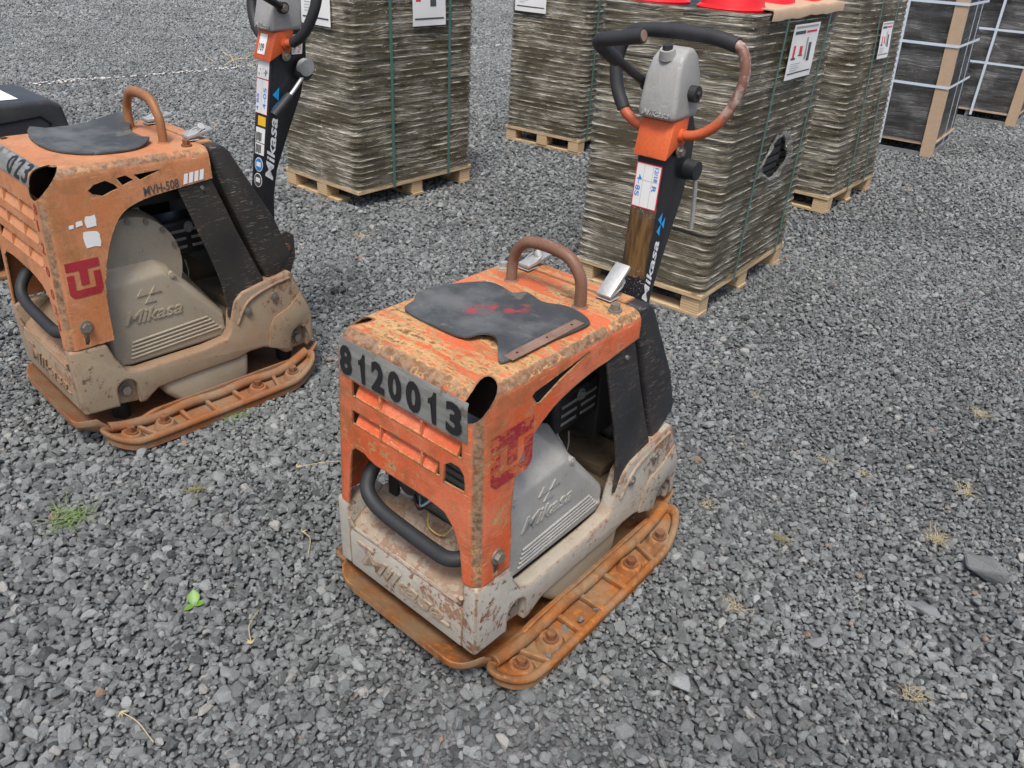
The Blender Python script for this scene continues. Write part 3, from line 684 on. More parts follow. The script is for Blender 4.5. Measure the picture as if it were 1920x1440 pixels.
# white-strapped loads on metal frames
def strapped(label, x, y, t, a, b, h, lean, seed):
    root = empty('strapped_load', (x, y, 0), math.pi/2-t); tag(root, label, 'strapped load', 'white strapped loads on metal frames')
    lw = Vector((lean[0], lean[1], 0)); lw.rotate(Matrix.Rotation(-(math.pi/2-t), 3, 'Z'))
    sh = lambda p: Vector(p) + lw*max(0, p[2]-.0)
    z0 = .125
    bm = bmesh.new()
    for z_ in (.012, ): 
        for q in (.02, a-.02): box(bm, 0, b, q-.02, q+.02, 0.001, .036)
    fr = build('frame_rail', bm, 'galv', root, 30)
    for q in (.02, b-.02):
        bm = bmesh.new(); box(bm, q-.018, q+.018, .042, a-.042, .002, .034); build('frame_rail', bm, 'galv', root, 30)
    for (px, py) in ((.03, .03), (.03, a*.45), (.03, a-.03), (b*.5, .03), (b-.03, .03), (b-.03, a-.03)):
        bm = bmesh.new(); box(bm, px-.016, px+.016, py-.016, py+.016, .037, .098); build('frame_post', bm, 'galv', root, 30)
    bm = bmesh.new(); box(bm, .0, b, .0, a, .10, .122, .002, 1); build('deck_board', bm, 'card', root, 30)
    k = 0; z = z0
    while z < h-.05:
        th = .075; bm = bmesh.new(); j = rnd.uniform(-.006, .006)
        box(bm, .012+j, b-.012+j, .012-j, a-.012-j, z, z+th-.006, .012, 2); build('packed_layer', bm, 'crate', root, 35, sh); z += th; k += 1
    make_film('stretch_film', root, -.002, b+.002, -.002, a+.002, .115, h, .075, 'film2', sh, seed=seed, pull=.006, rows_per=4)
    bm = bmesh.new(); pl = [(-.014, -.014), (.065, -.014), (.065, -.008), (-.008, -.008), (-.008, .085), (-.014, .085)]
    prism(bm, pl, 'z', .002, h); bmesh.ops.subdivide_edges(bm, edges=[e for e in bm.edges if abs(e.verts[0].co.z-e.verts[1].co.z) > .3], cuts=14)
    for v in bm.verts: v.co += Vector((1, 1, 0))*.004*mnoise.noise((v.co.z*9, seed, 0))
    build('corner_post', bm, 'card', root, 30, sh)
    for zz in (.60, .93, 1.25, 1.55):
        if zz > h-.03: continue
        bm = bmesh.new(); box(bm, -.021, -.018, -.02, a+.01, zz-.011, zz+.011); build('strap', bm, 'wstrap', root, 30, sh)
        bm = bmesh.new(); box(bm, -.0205, b+.01, -.022, -.019, zz-.010, zz+.010); build('strap', bm, 'wstrap', root, 30, sh)
    for q in (.36, .78):
        bm = bmesh.new(); box(bm, -.0255, -.0225, a*q+.05-.013, a*q+.05+.013, .06, h); build('strap', bm, 'wstrap', root, 30, sh)
    for q in (.38, .66):
        bm = bmesh.new(); box(bm, b*q-.006, b*q+.006, -.026, -.0235, .06, h); build('strap', bm, 'wstrap', root, 30, sh)
    return root
strapped('black wrapped load in a white strap grid with cardboard corner post, beside the leaning stack', 3.655, 7.193, .613, 1.1, .97, 1.75, (-.075, 0), 11)
strapped('farthest black wrapped load in a white strap grid, behind the other strapped load', 5.323, 8.91, .65, 1.1, 1.0, 1.75, (-.03, 0), 12)

# ------------------------------------------------------------------ plate compactors
def compactor(cfg):
    S = cfg['s']; root = empty('plate_compactor', cfg['loc'], cfg['rz'], cfg['scale']); tag(root, cfg['label'], 'plate compactor', 'orange plate compactors')
    zt, rtp, rv, W, Lh, zs = .835, .03, .03, .245, .575, .335
    sl = cfg['slant']; tl, tr = cfg['taper']
    def H(p):
        x, y, z = p; t = max(0, (z-.335)/.5); x *= 1-(tr if x > 0 else tl)*t
        return (x, y + sl*t*max(0, 1-y/.57), z)
    hm, bmt, pm, km = 'hood'+S, 'base'+S, 'plate'+S, 'black'+S
    # ---- vibrating plate
    bm = bmesh.new(); nx, ny = 36, 44; g_ = []
    def pz(y): return .016 + (.078*((.19-y)/.222)**2 if y < .19 else 0) + (.07*((y-.80)/.12)**2 if y > .80 else 0)
    for i in range(nx+1):
        x_ = -.252+.504*i/nx; row = []
        for j in range(ny+1):
            y_ = -.032+.95*j/ny
            ed = max(0, abs(x_)-.215)/.037; e2 = max(0, abs(x_)-.175)/.077; fy = min(1, max(0, (y_+.032)/.13)); cr = .062*(1-math.sqrt(max(0, 1-min(1, e2)**2)))*(1-fy)
            row.append(bm.verts.new((x_, y_+cr, pz(y_)+.052*(min(1, max(0, (abs(x_)-.195)/.045))**1.5)*min(1, max(.25, (y_-.02)/.2))*(1 if y_ < .8 else .4))))
        g_.append(row)
    for i in range(nx):
        for j in range(ny): bm.faces.new((g_[i][j], g_[i+1][j], g_[i+1][j+1], g_[i][j+1]))
    ret = bmesh.ops.extrude_face_region(bm, geom=bm.faces[:])
    for v in [q for q in ret['geom'] if isinstance(q, bmesh.types.BMVert)]: v.co.z -= .015 if v.co.y > .15 else .015+.009*min(1, (.15-v.co.y)/.12)
    bevel(bm, .006, 3, 50)
    vp = build('vibrating_plate', bm, pm, root, 40)
    for sx in (1, -1):
        # extension plate with rim, ribs and bolt bosses
        def EX(p):
            x, y, z = p; z += (.045*((.15-y)/.13)**2 if y < .15 else 0) + (.04*((y-.72)/.14)**2 if y > .72 else 0)
            return (x*sx, y, z)
        out = crom([(.262, .055), (.285, .032), (.318, .045), (.342, .085), (.352, .16), (.353, .45), (.350, .68), (.342, .76), (.318, .835), (.290, .862), (.262, .855)], 4)
        out = [(p.x, p.y) for p in [Vector((a_[0], a_[1], 0)) for a_ in out]]
        bm = bmesh.new(); poly = [(.256, .06)]+out+[(.256, .85)]
        prism(bm, poly, 'z', .003, .028)
        bmesh.ops.bisect_plane(bm, geom=bm.verts[:]+bm.edges[:]+bm.faces[:], plane_co=(0, .15, 0), plane_no=(0, 1, 0)); bmesh.ops.bisect_plane(bm, geom=bm.verts[:]+bm.edges[:]+bm.faces[:], plane_co=(0, .72, 0), plane_no=(0, 1, 0))
        for yy in (.06, .09, .12, .77, .80, .83): bmesh.ops.bisect_plane(bm, geom=bm.verts[:]+bm.edges[:]+bm.faces[:], plane_co=(0, yy, 0), plane_no=(0, 1, 0))
        ep = build('extension_plate', bm, pm, root, 40, EX)
        bm = bmesh.new(); tube(bm, [(x_-.006, y_, .033) for x_, y_ in out], .0125, 8, 1)
        tube(bm, [(.258, .06+.79*q/24, .046+.004*math.sin(q*.9)) for q in range(25)], .017, 8, 1)
        build('rim', bm, pm, ep, 60, EX)
        for (y0, y1) in ((.145, .175), (.305, .305), (.405, .405), (.515, .515), (.69, .665)):
            bm = bmesh.new(); prism(bm, [(.262, y0-.007), (.345, y1-.007), (.345, y1+.007), (.262, y0+.007)], 'z', .026, .046, .003, 2); build('rib', bm, pm, ep, 40, EX)
        for yb in (.108, .226, .598, .755):
            bm = bmesh.new(); cyl(bm, (.306, yb, .026), (.306, yb, .048), .042, 20, .029, .005); build('boss', bm, pm, ep, 40, EX)
            b = bmesh.new(); hexbolt(b, (.306, yb, .048), (0, 0, 1), .0145, .021); build('bolt', b, 'rustbolt', ep, 30, EX)
        # isolator mounts between plate and frame
        for yb in (.15, .83):
            bm = bmesh.new(); cyl(bm, (.135, yb, .02), (.135, yb, .185), .030, 20, .026, .004); build('rubber_mount', bm, 'rubber', root, 40, lambda p: (p[0]*sx, p[1], p[2]))
    # ---- exciter housing
    bm = bmesh.new(); prism(bm, [(.28, .150), (.275, .10), (.33, .045), (.36, .035), (.57, .035), (.61, .06), (.62, .150)], 'x', -.240, .240, .022, 3)
    build('exciter_housing', bm, 'case'+S, root, 40)
    # ---- base frame casting
    arch = [(.0, .122), (.10, .115), (.205, .10), (.225, .115), (.255, .132), (.40, .137), (.567, .137), (.62, .148), (.68, .146), (.735, .125), (.775, .095), (.88, .098), (.902, .115), (.905, .215), (.875, .30), (.830, .393), (.716, .384), (.620, .368), (.585, .345), (.567, .30), (.556, .245), (.535, .222), (.45, .214), (.20, .214), (.165, .225), (.135, .275), (.118, .328), (.0, .334)]
    bm = bmesh.new()
    prism(bm, arch, 'x', .200, .247, .009, 3); 
    base = build('base_frame', bm, bmt, root, 40)
    cut = bmesh.new()
    def pocket(c, w, zb, ztop_):
        return [(c-w, zb)] + [(c-w*math.cos(R(a_)), ztop_-w+w*math.sin(R(a_))) for a_ in range(0, 181, 20)] + [(c+w, zb)]
    prism(cut, pocket(.150, .036, .03, .200), 'x', .222, .3); prism(cut, pocket(.838, .036, .03, .182), 'x', .222, .3)
    boolean(base, cut); finish(base.data, 40)
    b2 = base.data.copy()
    for v in b2.vertices: v.co.x *= -1
    b2.flip_normals(); bmx = bmesh.new(); bmx.from_mesh(base.data); bmx.from_mesh(b2); bpy.data.meshes.remove(b2)
    prism(bmx, [(0, .122), (0.0, .232), (.010, .258), (.035, .276), (.125, .330), (.125, .20), (.10, .13)], 'x', -.204, .204, .006, 3)     # front scoop
    prism(bmx, [(.86, .12), (.90, .13), (.893, .25), (.84, .38), (.815, .37), (.85, .2)], 'x', -.204, .204, .006, 2)                     # rear wall
    # raised web on the rear flank
    me_ = base.data; bmx.to_mesh(me_); bmx.free(); finish(me_, 40)
    bm = bmesh.new(); prism(bm, [(.700, .142), (.712, .215), (.735, .248), (.80, .268), (.862, .31), (.898, .235), (.903, .13), (.882, .112), (.877, .150), (.862, .176), (.838, .190), (.812, .176), (.797, .15), (.79, .105), (.755, .12)], 'x', .245, .2535, .004, 2)
    build('raised_web', bm, bmt, base, 40)
    bm = bmesh.new(); tube(bm, [(.246, .585, .262), (.247, .62, .315), (.247, .66, .342), (.246, .74, .362), (.246, .82, .372)], .006, 8, 4); build('raised_edge', bm, bmt, base, 60)
    for (y_, z_, r_) in ((.630, .300, .0125), (.745, .325, .0125)):
        bm = bmesh.new(); cyl(bm, (.244, y_, z_), (.2545, y_, z_), r_*1.15, 20, bev=.002); cyl(bm, (.2545, y_, z_), (.2575, y_, z_), r_*.55, 6); build('bolt', bm, 'zinc', base, 30)
    for (y_, z_) in ((.150, .155), (.838, .135)):
        for sx in (1, -1): bolt('bolt', (.223*sx, y_, z_), (sx, 0, 0), .0155, .016, 'zinc' if sx > 0 else 'rustbolt', base)
    # raised lettering on the front of the frame
    text('raised_lettering', 'Mikasa', bmt, base, (-.155, -.001, .165), (1, 0, -.02), (0, 0, 1), (.30, .052), off=-.003, shear=.35, bold=.012, extrude=.007)
    bm = bmesh.new(); box(bm, -.170, -.105, -.005, .002, .222, .229, .001, 1); box(bm, .115, .165, -.005, .002, .163, .169, .001, 1); build('raised_lettering', bm, bmt, base, 40)
    bm = bmesh.new(); tube(bm, [(-.20, .0, .285), (-.192, .004, .262), (-.17, .008, .253), (0, .009, .253), (.17, .009, .253), (.192, .004, .262), (.20, .0, .285)], .006, 8, 3); build('raised_edge', bm, bmt, base, 60)
    # ---- hood: bent sheet with cut-outs
    path = []
    def arcp(cx, cy, a0, a1, r, k=6): return [(cx+r*math.cos(R(a0+(a1-a0)*i/k)), cy+r*math.sin(R(a0+(a1-a0)*i/k)), math.cos(R(a0+(a1-a0)*i/k)), math.sin(R(a0+(a1-a0)*i/k))) for i in range(k+1)]
    for i in range(12): path.append((-W, Lh-(Lh-rv)*i/12, -1, 0))
    path += arcp(-W+rv, rv, 180, 270, rv)
    for i in range(1, 12): path.append((-W+rv+(2*W-2*rv)*i/12, 0, 0, -1))
    path += arcp(W-rv, rv, 270, 360, rv)
    for i in range(1, 13): path.append((W, rv+(Lh-rv)*i/12, 1, 0))
    NP = len(path); bm = bmesh.new(); rows = []
    zl = [zs+(zt-rtp-zs)*i/12 for i in range(13)]
    rad = [rtp+(.012*max(0, min(1, (W-rv-abs(p[0]))/.05)) if p[3] == -1 else 0) for p in path]
    for k in range(13): rows.append([bm.verts.new((p[0], p[1], zs+(zt-r_-zs)*k/12)) for p, r_ in zip(path, rad)])
    for k in range(1, 7):
        a_ = R(15*k)
        rows.append([bm.verts.new((p[0]-p[2]*r_*(1-math.cos(a_)), p[1]-p[3]*r_*(1-math.cos(a_)), zt-r_+r_*math.sin(a_))) for p, r_ in zip(path, rad)])
    for A, B in zip(rows, rows[1:]):
        for i in range(NP-1): bm.faces.new((A[i], A[i+1], B[i+1], B[i]))
    L = rows[-1]
    for i in range(11): bm.faces.new((L[i], L[i+1], L[NP-2-i], L[NP-1-i]))
    bm.faces.new(L[11:NP-11])
    bmesh.ops.remove_doubles(bm, verts=bm.verts[:], dist=1e-5)
    hood = build('hood', bm, hm, root, 35)
    cut = bmesh.new()
    ar = cfg['arch']; prism(cut, ar, 'x', -.4, .4)
    for pl in cfg['slots']:
        prism(cut, pl, 'x', .15, .4); prism(cut, pl, 'x', -.4, -.15)
    prism(cut, [(.056, .345), (.066, .340), (.072, .348), (.073, .388), (.081, .40), (.072, .412), (.060, .408), (.055, .392)], 'x', .2, .3)
    prism(cut, cfg['front'], 'y', -.1, .09)
    for z0, z1, xa, xb in cfg['louvers']: prism(cut, [(xa, z0), (xb, z0), (xb, z1), (xa, z1)], 'y', -.1, .09)
    for pl in cfg['front_holes']: prism(cut, pl, 'y', -.1, .09)
    for sx in (1, -1):      # corner openings
        cc = Vector((sx*(W-.016), .018, zt-.020)); ax = Vector((sx*1, -.9, .62)).normalized()
        lo = Vector((0, .062, .052)); lo = (lo-ax*lo.dot(ax)).normalized(); pe = ax.cross(lo)
        t_ = bmesh.new(); A = []; B = []
        for k in range(20):
            q = 2*math.pi*k/20; d = lo*math.copysign(abs(math.cos(q))**.8, math.cos(q))*cfg['hole'][0]+pe*math.copysign(abs(math.sin(q))**.9, math.sin(q))*cfg['hole'][1]
            A.append(t_.verts.new(cc+d-ax*.06)); B.append(t_.verts.new(cc+d+ax*.1))
        for k in range(20): t_.faces.new((A[k], A[(k+1) % 20], B[(k+1) % 20], B[k]))
        t_.faces.new(A[::-1]); t_.faces.new(B); bmesh.ops.recalc_face_normals(t_, faces=t_.faces)
        tm = bpy.data.meshes.new('t'); t_.to_mesh(tm); t_.free(); cut.from_mesh(tm); bpy.data.meshes.remove(tm)
    boolean(hood, cut, .005)
    for v in hood.data.vertices: v.co = H(v.co)
    finish(hood.data, 35)
    # louvre vanes
    for z0, z1, xa, xb in cfg['louvers']:
        bm = bmesh.new(); prism(bm, [(.0015, z0-.004), (-.001, z0+.002), (.026, z1+.012), (.030, z1+.010), (.005, z0-.002)], 'x', xa+.012, xb-.012); build('louvre_vane', bm, 'vane'+S, hood, 30, H)
        for q in (-.066, .075):
            bm = bmesh.new(); prism(bm, [(-.002, z0), (.0, z1+.002), (.03, z1+.010), (.006, z0)], 'x', q-.003, q+.003); build('louvre_rib', bm, 'vane'+S, hood, 30, H)
    # front-leg bolts
    for sx in (1, -1): bolt('bolt', (sx*.246, .066, .398), (sx, 0, 0), .0135, .014, 'zinc', hood, H)
    for sx in (1, -1): bolt('bolt', (sx*.196, .525, zt+.001), (0, 0, 1), .0125, .017, cfg['topbolt'] if sx > 0 else 'steel', hood, H)
    # ---- lifting handle
    bm = bmesh.new(); tube(bm, [(-.120, .482, zt-.006), (-.120, .482, .870), (-.113, .482, .908), (-.082, .482, .943), (-.035, .482, .955), (.035, .482, .955), (.082, .482, .943), (.113, .482, .908), (.120, .482, .870), (.120, .482, zt-.006)], .0155, 14, 5)
    for sx in (1, -1): cyl(bm, (sx*.12, .482, zt-.002), (sx*.12, .482, zt+.004), .024, 18, .017)
    build('lifting_handle', bm, 'handle'+S, root, 50, H)
    # ---- black side plates and rear guard
    fr_edge = crom([(.445, .752), (.475, .66), (.520, .52), (.548, .42), (.558, .34), (.556, .29)], 4)
    pl = [(p.x, p.y) for p in [Vector((q[0], q[1], 0)) for q in fr_edge]] + [(.60, .30), (.73, .33), (.715, .392), (.640, .565), (.562, .770)]
    for sx in (1, -1):
        bm = bmesh.new(); prism(bm, pl, 'x', .232, .239, .0015, 1); build('side_plate', bm, km, root, 35, lambda p: (H(p)[0]*sx, p[1], p[2]))
        bm = bmesh.new(); cyl(bm, (.225, .535, .722), (.236, .535, .722), .006, 10); build('rivet', bm, 'zinc', root, 30, lambda p: (p[0]*sx, p[1], p[2]))
    gp = [(.583, .820), (.592, .836), (.630, .832), (.655, .815), (.800, .575), (.848, .452), (.845, .432), (.765, .372), (.742, .376), (.715, .43), (.60, .745)]
    bm = bmesh.new(); prism(bm, gp, 'x', -.232, .232, .010, 3)
    gd = build('rear_guard', bm, km, root, 35, lambda p: (p[0]*(1-.04*max(0, (p[2]-.335)/.5)), p[1], p[2]))
    bm = bmesh.new(); box(bm, -.19, .19, .577, .622, zt-.004, zt+.0035, .0015, 1); build('rear_strip', bm, hm, gd, 30, H)
    # ---- latches
    for sx in (1, -1):
        q = lambda p: H((p[0]*sx, p[1], p[2]))
        bm = bmesh.new(); box(bm, .120, .165, .548, .592, zt+.004, zt+.007, .001, 1)
        lt = build('latch', bm, 'steel', root, 30, q)
        bm = bmesh.new(); ang = R(cfg['latch'] if sx > 0 else 6)
        box(bm, .120, .164, 0, .098, -.003, .008, .003, 2); bm.transform(Matrix.Translation((0, .550, zt+.012)) @ Matrix.Rotation(ang, 4, 'X')); build('latch_lever', bm, 'steel', lt, 30, q)
        bm = bmesh.new(); tube(bm, [(.124, .560, zt+.014), (.122, .600, zt+.030), (.142, .620, zt+.032), (.162, .600, zt+.030), (.160, .560, zt+.014)], .0022, 6, 4); cyl(bm, (.135, .612, zt+.020), (.150, .612, zt+.040), .012, 12); build('latch_loop', bm, 'steel', lt, 40, q)
    # ---- belt cover with ribs and emblem
    outer = [(.150, .240), (.185, .216), (.545, .216), (.560, .232), (.556, .285), (.380, .468), (.360, .478), (.150, .470)]
    mid = [(.140, .225), (.180, .206), (.555, .206), (.572, .228), (.568, .292), (.392, .485), (.366, .500), (.140, .500)]
    inn = [(.13, .215), (.175, .20), (.560, .20), (.580, .225), (.575, .30), (.41, .53), (.30, .585), (.13, .585)]
    bm = bmesh.new(); rg = [[bm.verts.new((x_, y_, z_)) for y_, z_ in pl_] for x_, pl_ in ((.10, inn), (.185, mid), (.200, outer))]
    for A, B in zip(rg, rg[1:]):
        for i in range(8): bm.faces.new((A[i], A[(i+1) % 8], B[(i+1) % 8], B[i]))
    bm.faces.new(rg[0][::-1]); bm.faces.new(rg[-1]); bmesh.ops.recalc_face_normals(bm, faces=bm.faces); bevel(bm, .007, 3, 15)
    bc = build('belt_cover', bm, 'alu'+S, root, 40)
    for k in range(5):
        z_ = .236+.0125*k; bm = bmesh.new(); tube(bm, [(.200, .20+.004*k, z_), (.2005, .205+.004*k, z_), (.2005, .535-.011*k, z_+.012), (.2, .54-.011*k, z_+.012)], .0040, 8, 1); build('raised_rib', bm, 'alu'+S, bc, 60)
    text('raised_lettering', 'Mikasa', 'alu'+S, bc, (.1995, .205, .345), (0, 1, -.03), (0, 0, 1), (.205, .042), off=-.001, shear=.4, bold=.01, extrude=.005)
    tri = [[(0, 0), (.042, 0), (.021, .024)], [(.044, 0), (.086, 0), (.065, .024)], [(.022, -.026), (.064, -.026), (.043, -.002)]]
    for tr_ in tri:
        bm = bmesh.new(); prism(bm, [(.262+a_, .425+b_) for a_, b_ in tr_], 'x', .198, .203, .001, 1); build('emblem_triangle', bm, 'alu'+S, bc, 30)
    for (y_, z_) in ((.395, .465), (.545, .245), (.175, .232), (.17, .46)):
        bm = bmesh.new(); cyl(bm, (.175, y_, z_), (.2015, y_, z_), .0125, 16, .011, .002); cyl(bm, (.2015, y_, z_), (.204, y_, z_), .006, 6); build('cover_screw', bm, 'alu'+S, bc, 40)
    bm = bmesh.new(); prism(bm, [(.13, .188), (.15, .180), (.59, .180), (.615, .20), (.60, .225), (.40, .200), (.13, .200)], 'x', .06, .192, .006, 2); build('cover_seal', bm, 'rubber', root, 40)
    if cfg['round_cover']:
        bm = bmesh.new(); cyl(bm, (.10, .30, .50), (.168, .30, .50), .165, 40, .155, .008); rc = build('clutch_cover', bm, 'alu'+S, root, 40)
        for k in range(7):
            a_ = R(20+k*24); bm = bmesh.new(); cyl(bm, (.165, .30+.145*math.cos(a_), .5+.145*math.sin(a_)), (.1745, .30+.145*math.cos(a_), .5+.145*math.sin(a_)), .009, 12, bev=.002); build('cover_screw', bm, 'zinc', rc, 30)
    # ---- engine bay
    bm = bmesh.new(); box(bm, -.20, .199, .13, .86, .170, .196, .004, 1); build('engine_bed', bm, 'floor', root, 30)
    bm = bmesh.new(); rounded_box(bm, -.13, .10, .155, .43, .20, .50, .02); 
    for k in range(7): box(bm, -.125+.001*k, .085, .147, .43, .335+.022*k, .343+.022*k, .002, 1)
    cyl(bm, (-.02, .16, .29), (-.02, .135, .29), .07, 24, .06, .006); eng = build('engine_block', bm, 'engine', root, 35)
    for (x_, z_) in ((.04, .26), (.075, .31), (.065, .37), (.0, .37)): bolt('bolt', (x_, .150, z_), (0, -1, 0), .009, .010, 'steel', eng)
    bm = bmesh.new(); cyl(bm, (-.075, .15, .42), (-.075, .085, .415), .040, 24, .034, .006); build('air_intake', bm, 'muffler', eng, 35)
    bm = bmesh.new(); tube(bm, [(-.065, .1, .395), (-.02, .075, .375), (.005, .085, .40), (.035, .10, .43)], .0045, 8, 5); build('wire', bm, 'muffler', eng, 60)
    bm = bmesh.new(); tube(bm, [(-.05, .095, .37), (-.01, .070, .39), (.02, .09, .415)], .0026, 6, 5); build('wire', bm, 'wire_r', eng, 60)
    bm = bmesh.new(); tube(bm, [(-.04, .10, .39), (.0, .066, .40), (.02, .09, .425)], .003, 6, 5); build('wire', bm, 'wire_b', eng, 60)
    bm = bmesh.new(); tube(bm, [(.005, .085, .37), (.012, .078, .335), (.05, .085, .325), (.075, .10, .36), (.068, .135, .395)], .002, 6, 6); build('wire', bm, 'wire_y', eng, 60)
    bm = bmesh.new(); rounded_box(bm, .012, .122, .415, .615, .485, .60, .014, 3); mf = build('muffler', bm, 'muffler', root, 35)
    for r_ in range(3):
        for k in range(2):
            bm = bmesh.new(); box(bm, .1205, .124, .440+.085*k, .505+.085*k, .510+.026*r_, .519+.026*r_, .001, 1); build('muffler_slot', bm, 'engine', mf, 30)
    bolt('bolt', (.122, .52, .575), (1, 0, 0), .012, .008, 'engine', mf)
    bm = bmesh.new(); tube(bm, [(.07, .46, .50), (.085, .455, .45), (.085, .44, .405), (.06, .40, .385)], .021, 14, 5); build('exhaust_elbow', bm, 'alu'+S, root, 50)
    bm = bmesh.new()
    for k in range(4): tube(bm, [(.115-.012*k, .39+.02*k, .50), (.118, .425+.018*k, .42), (.10, .47+.012*k, .375)], .0022, 6, 3)
    tube(bm, [(.116, .40, .40), (.116, .49, .40), (.116, .49, .47)], .0022, 6, 2); build('heat_guard', bm, 'steel', root, 60)
    bm = bmesh.new(); rounded_box(bm, -.19, .17, .12, .50, .675, .795, .02); build('fuel_tank', bm, 'dark', root, 35)
    bm = bmesh.new(); rounded_box(bm, -.17, .13, .60, .70, .40, .72, .01); build('hydraulic_tank', bm, 'dark', root, 35)
    bm = bmesh.new(); box(bm, -.15, .185, .60, .80, .197, .255, .008, 2); box(bm, -.12, .15, .63, .77, .255, .29, .006, 2); build('battery_tray', bm, 'floor', root, 35)
    bm = bmesh.new(); tube(bm, [(.05, .62, .45), (.09, .66, .40), (.06, .72, .35), (-.02, .76, .33)], .006, 8, 5); build('hose', bm, 'muffler', root, 60)
    # ---- front bumper pipe
    bm = bmesh.new(); tube(bm, [(-.150, .16, .475), (-.158, .09, .462), (-.158, .045, .430), (-.142, .018, .395), (-.09, .010, .372), (.0, .010, .362), (.10, .010, .358), (.150, .014, .362), (.180, .045, .372), (.19, .11, .38)], .0185, 14, 5); build('bumper_pipe', bm, 'rubber', root, 60)
    bm = bmesh.new(); box(bm, -.175, -.14, .11, .125, .30, .49, .004, 1); build('pipe_bracket', bm, 'dark', root, 30)
    # ---- steering column
    ct = cfg['column']
    for sx in (1, -1):
        bm = bmesh.new(); prism(bm, [(.84, .24), (.93, .25), (.985, .36), (.985, .44), (.95, .46), (.89, .44)], 'x', .047, .057, .002, 1); build('pivot_bracket', bm, km, root, 35, lambda p: (p[0]*sx, p[1], p[2]))
    bm = bmesh.new(); cyl(bm, (-.064, .945, .40), (.064, .945, .40), .016, 16, bev=.002); build('pivot_pin', bm, 'rustbolt', root, 40)
    pcol = [(.905, .385), (.897, .55), (.903, .70), (.918, 1.113), (.930, 1.18), (1.035, 1.205), (1.062, 1.16), (1.068, 1.085), (1.052, .975), (1.000, .83), (.958, .70), (.948, .60), (.955, .50), (.985, .42), (.98, .38), (.945, .37)]
    bm = bmesh.new(); prism(bm, pcol, 'x', -.043, .043, .006, 2); cl = build('steering_column', bm, 'column1' if cfg['patch'] else 'column', root, 35, ct)
    fz = lambda z: .903+(z-.70)*(.015/.413)      # y of the front face
    bm = bmesh.new(); prism(bm, [(.905, 1.098), (.925, 1.196), (1.0, 1.205), (.995, 1.135), (.975, 1.10), (.955, 1.125)], 'x', -.052, .052, .004, 2); br = build('handle_bracket', bm, 'orange', root, 35, ct)
    bolt('bolt', (.053, .972, 1.115), (1, 0, 0), .0115, .012, 'zinc', br, ct)
    # loop handle
    hp = [(.050, .965, 1.158), (.095, .968, 1.166), (.140, .972, 1.195), (.172, .978, 1.245), (.188, .985, 1.305), (.180, .992, 1.358), (.150, .998, 1.388), (.09, 1.002, 1.398), (0, 1.003, 1.401)]
    hp = [Vector(p) for p in hp]; hpl = [Vector((-p.x, p.y, p.z)) for p in hp]; ring_ = hp + hpl[-2::-1]
    bm = bmesh.new(); tube(bm, ring_, .0135, 14, 4); lh = build('loop_handle', bm, 'loop', root, 60, ct)
    gr_ = (hp[-3:] + hpl[-2:1:-1]) if not cfg['grip_right'] else (hp[1:] + hpl[-2:0:-1])
    bm = bmesh.new(); tube(bm, gr_, .0185, 14, 5); build('grip', bm, 'rubber', lh, 60, ct)
    for sx in (1, -1):
        bm = bmesh.new(); tube(bm, [(sx*.046, .965, 1.157), (sx*.062, .966, 1.159)], .0175, 14, 1); build('weld_collar', bm, 'orange', lh, 40, ct)
    # head casting
    hpoly = [(.908, 1.196), (.905, 1.225), (.912, 1.30), (.928, 1.345), (.955, 1.368), (.985, 1.372), (1.012, 1.352), (1.030, 1.30), (1.035, 1.22), (1.030, 1.200)]
    bm = bmesh.new(); prism(bm, hpoly, 'x', -.056, .056, .012, 3)
    for v in bm.verts:
        k = max(0, (v.co.z-1.2)/.17); v.co.x *= 1-.26*k*k
    hd = build('control_head', bm, 'casting', root, 40, ct)
    bm = bmesh.new(); cyl(bm, (-.005, .938, 1.345), (-.005, .930, 1.366), .023, 18, .019, .003); build('plug_seat', bm, 'casting', hd, 40, ct)
    bm = bmesh.new(); cyl(bm, (-.005, .932, 1.362), (-.005, .929, 1.376), .0145, 8, .013, .002); build('plug', bm, 'rubber', hd, 30, ct)
    s2 = cfg['lever_side']
    bm = bmesh.new(); cyl(bm, (-s2*.045, .985, 1.262), (-s2*.072, .985, 1.262), .021, 24, bev=.003); cyl(bm, (-s2*.072, .985, 1.262), (-s2*.080, .985, 1.262), .009, 6, bev=.001); build('side_cap', bm, 'rubber', hd, 40, ct)
    text('raised_lettering', 'Mikasa', 'casting', hd, (-.042, .9045, 1.205), (1, 0, 0), (0, 0, 1), (.085, .016), off=-.001, shear=.35, bold=.01, extrude=.003, fn=ct)
    bm = bmesh.new(); cyl(bm, (s2*.045, .945, 1.275), (s2*.070, .945, 1.275), .019, 18, bev=.003); tube(bm, [(s2*.062, .945, 1.275), (s2*.066, .88, 1.305), (s2*.068, .79, 1.348), (s2*.069, .735, 1.374)], .0115, 12, 3); tl_ = build('travel_lever', bm, 'muffler', root, 50, ct)
    bm = bmesh.new(); tube(bm, [(s2*.068, .80, 1.342), (s2*.069, .75, 1.366), (s2*.067, .715, 1.385), (s2*.048, .702, 1.395), (s2*.01, .701, 1.402), (-s2*.062, .700, 1.416)], .0165, 14, 5); build('grip', bm, 'rubber', tl_, 60, ct)
    bm = bmesh.new(); cyl(bm, (-s2*.0615, .700, 1.416), (-s2*.0635, .700, 1.4164), .0125, 14); build('pipe_end', bm, 'handle'+S, tl_, 40, ct)
    bolt('bolt', (s2*.070, .945, 1.275), (s2, 0, 0), .010, .009, 'zinc', tl_, ct)
    # throttle lever
    bm = bmesh.new(); cyl(bm, (.040, 1.045, 1.055), (.078, 1.045, 1.055), .030, 24, .026, .004); th = build('throttle_hub', bm, 'rubber', root, 40, ct)
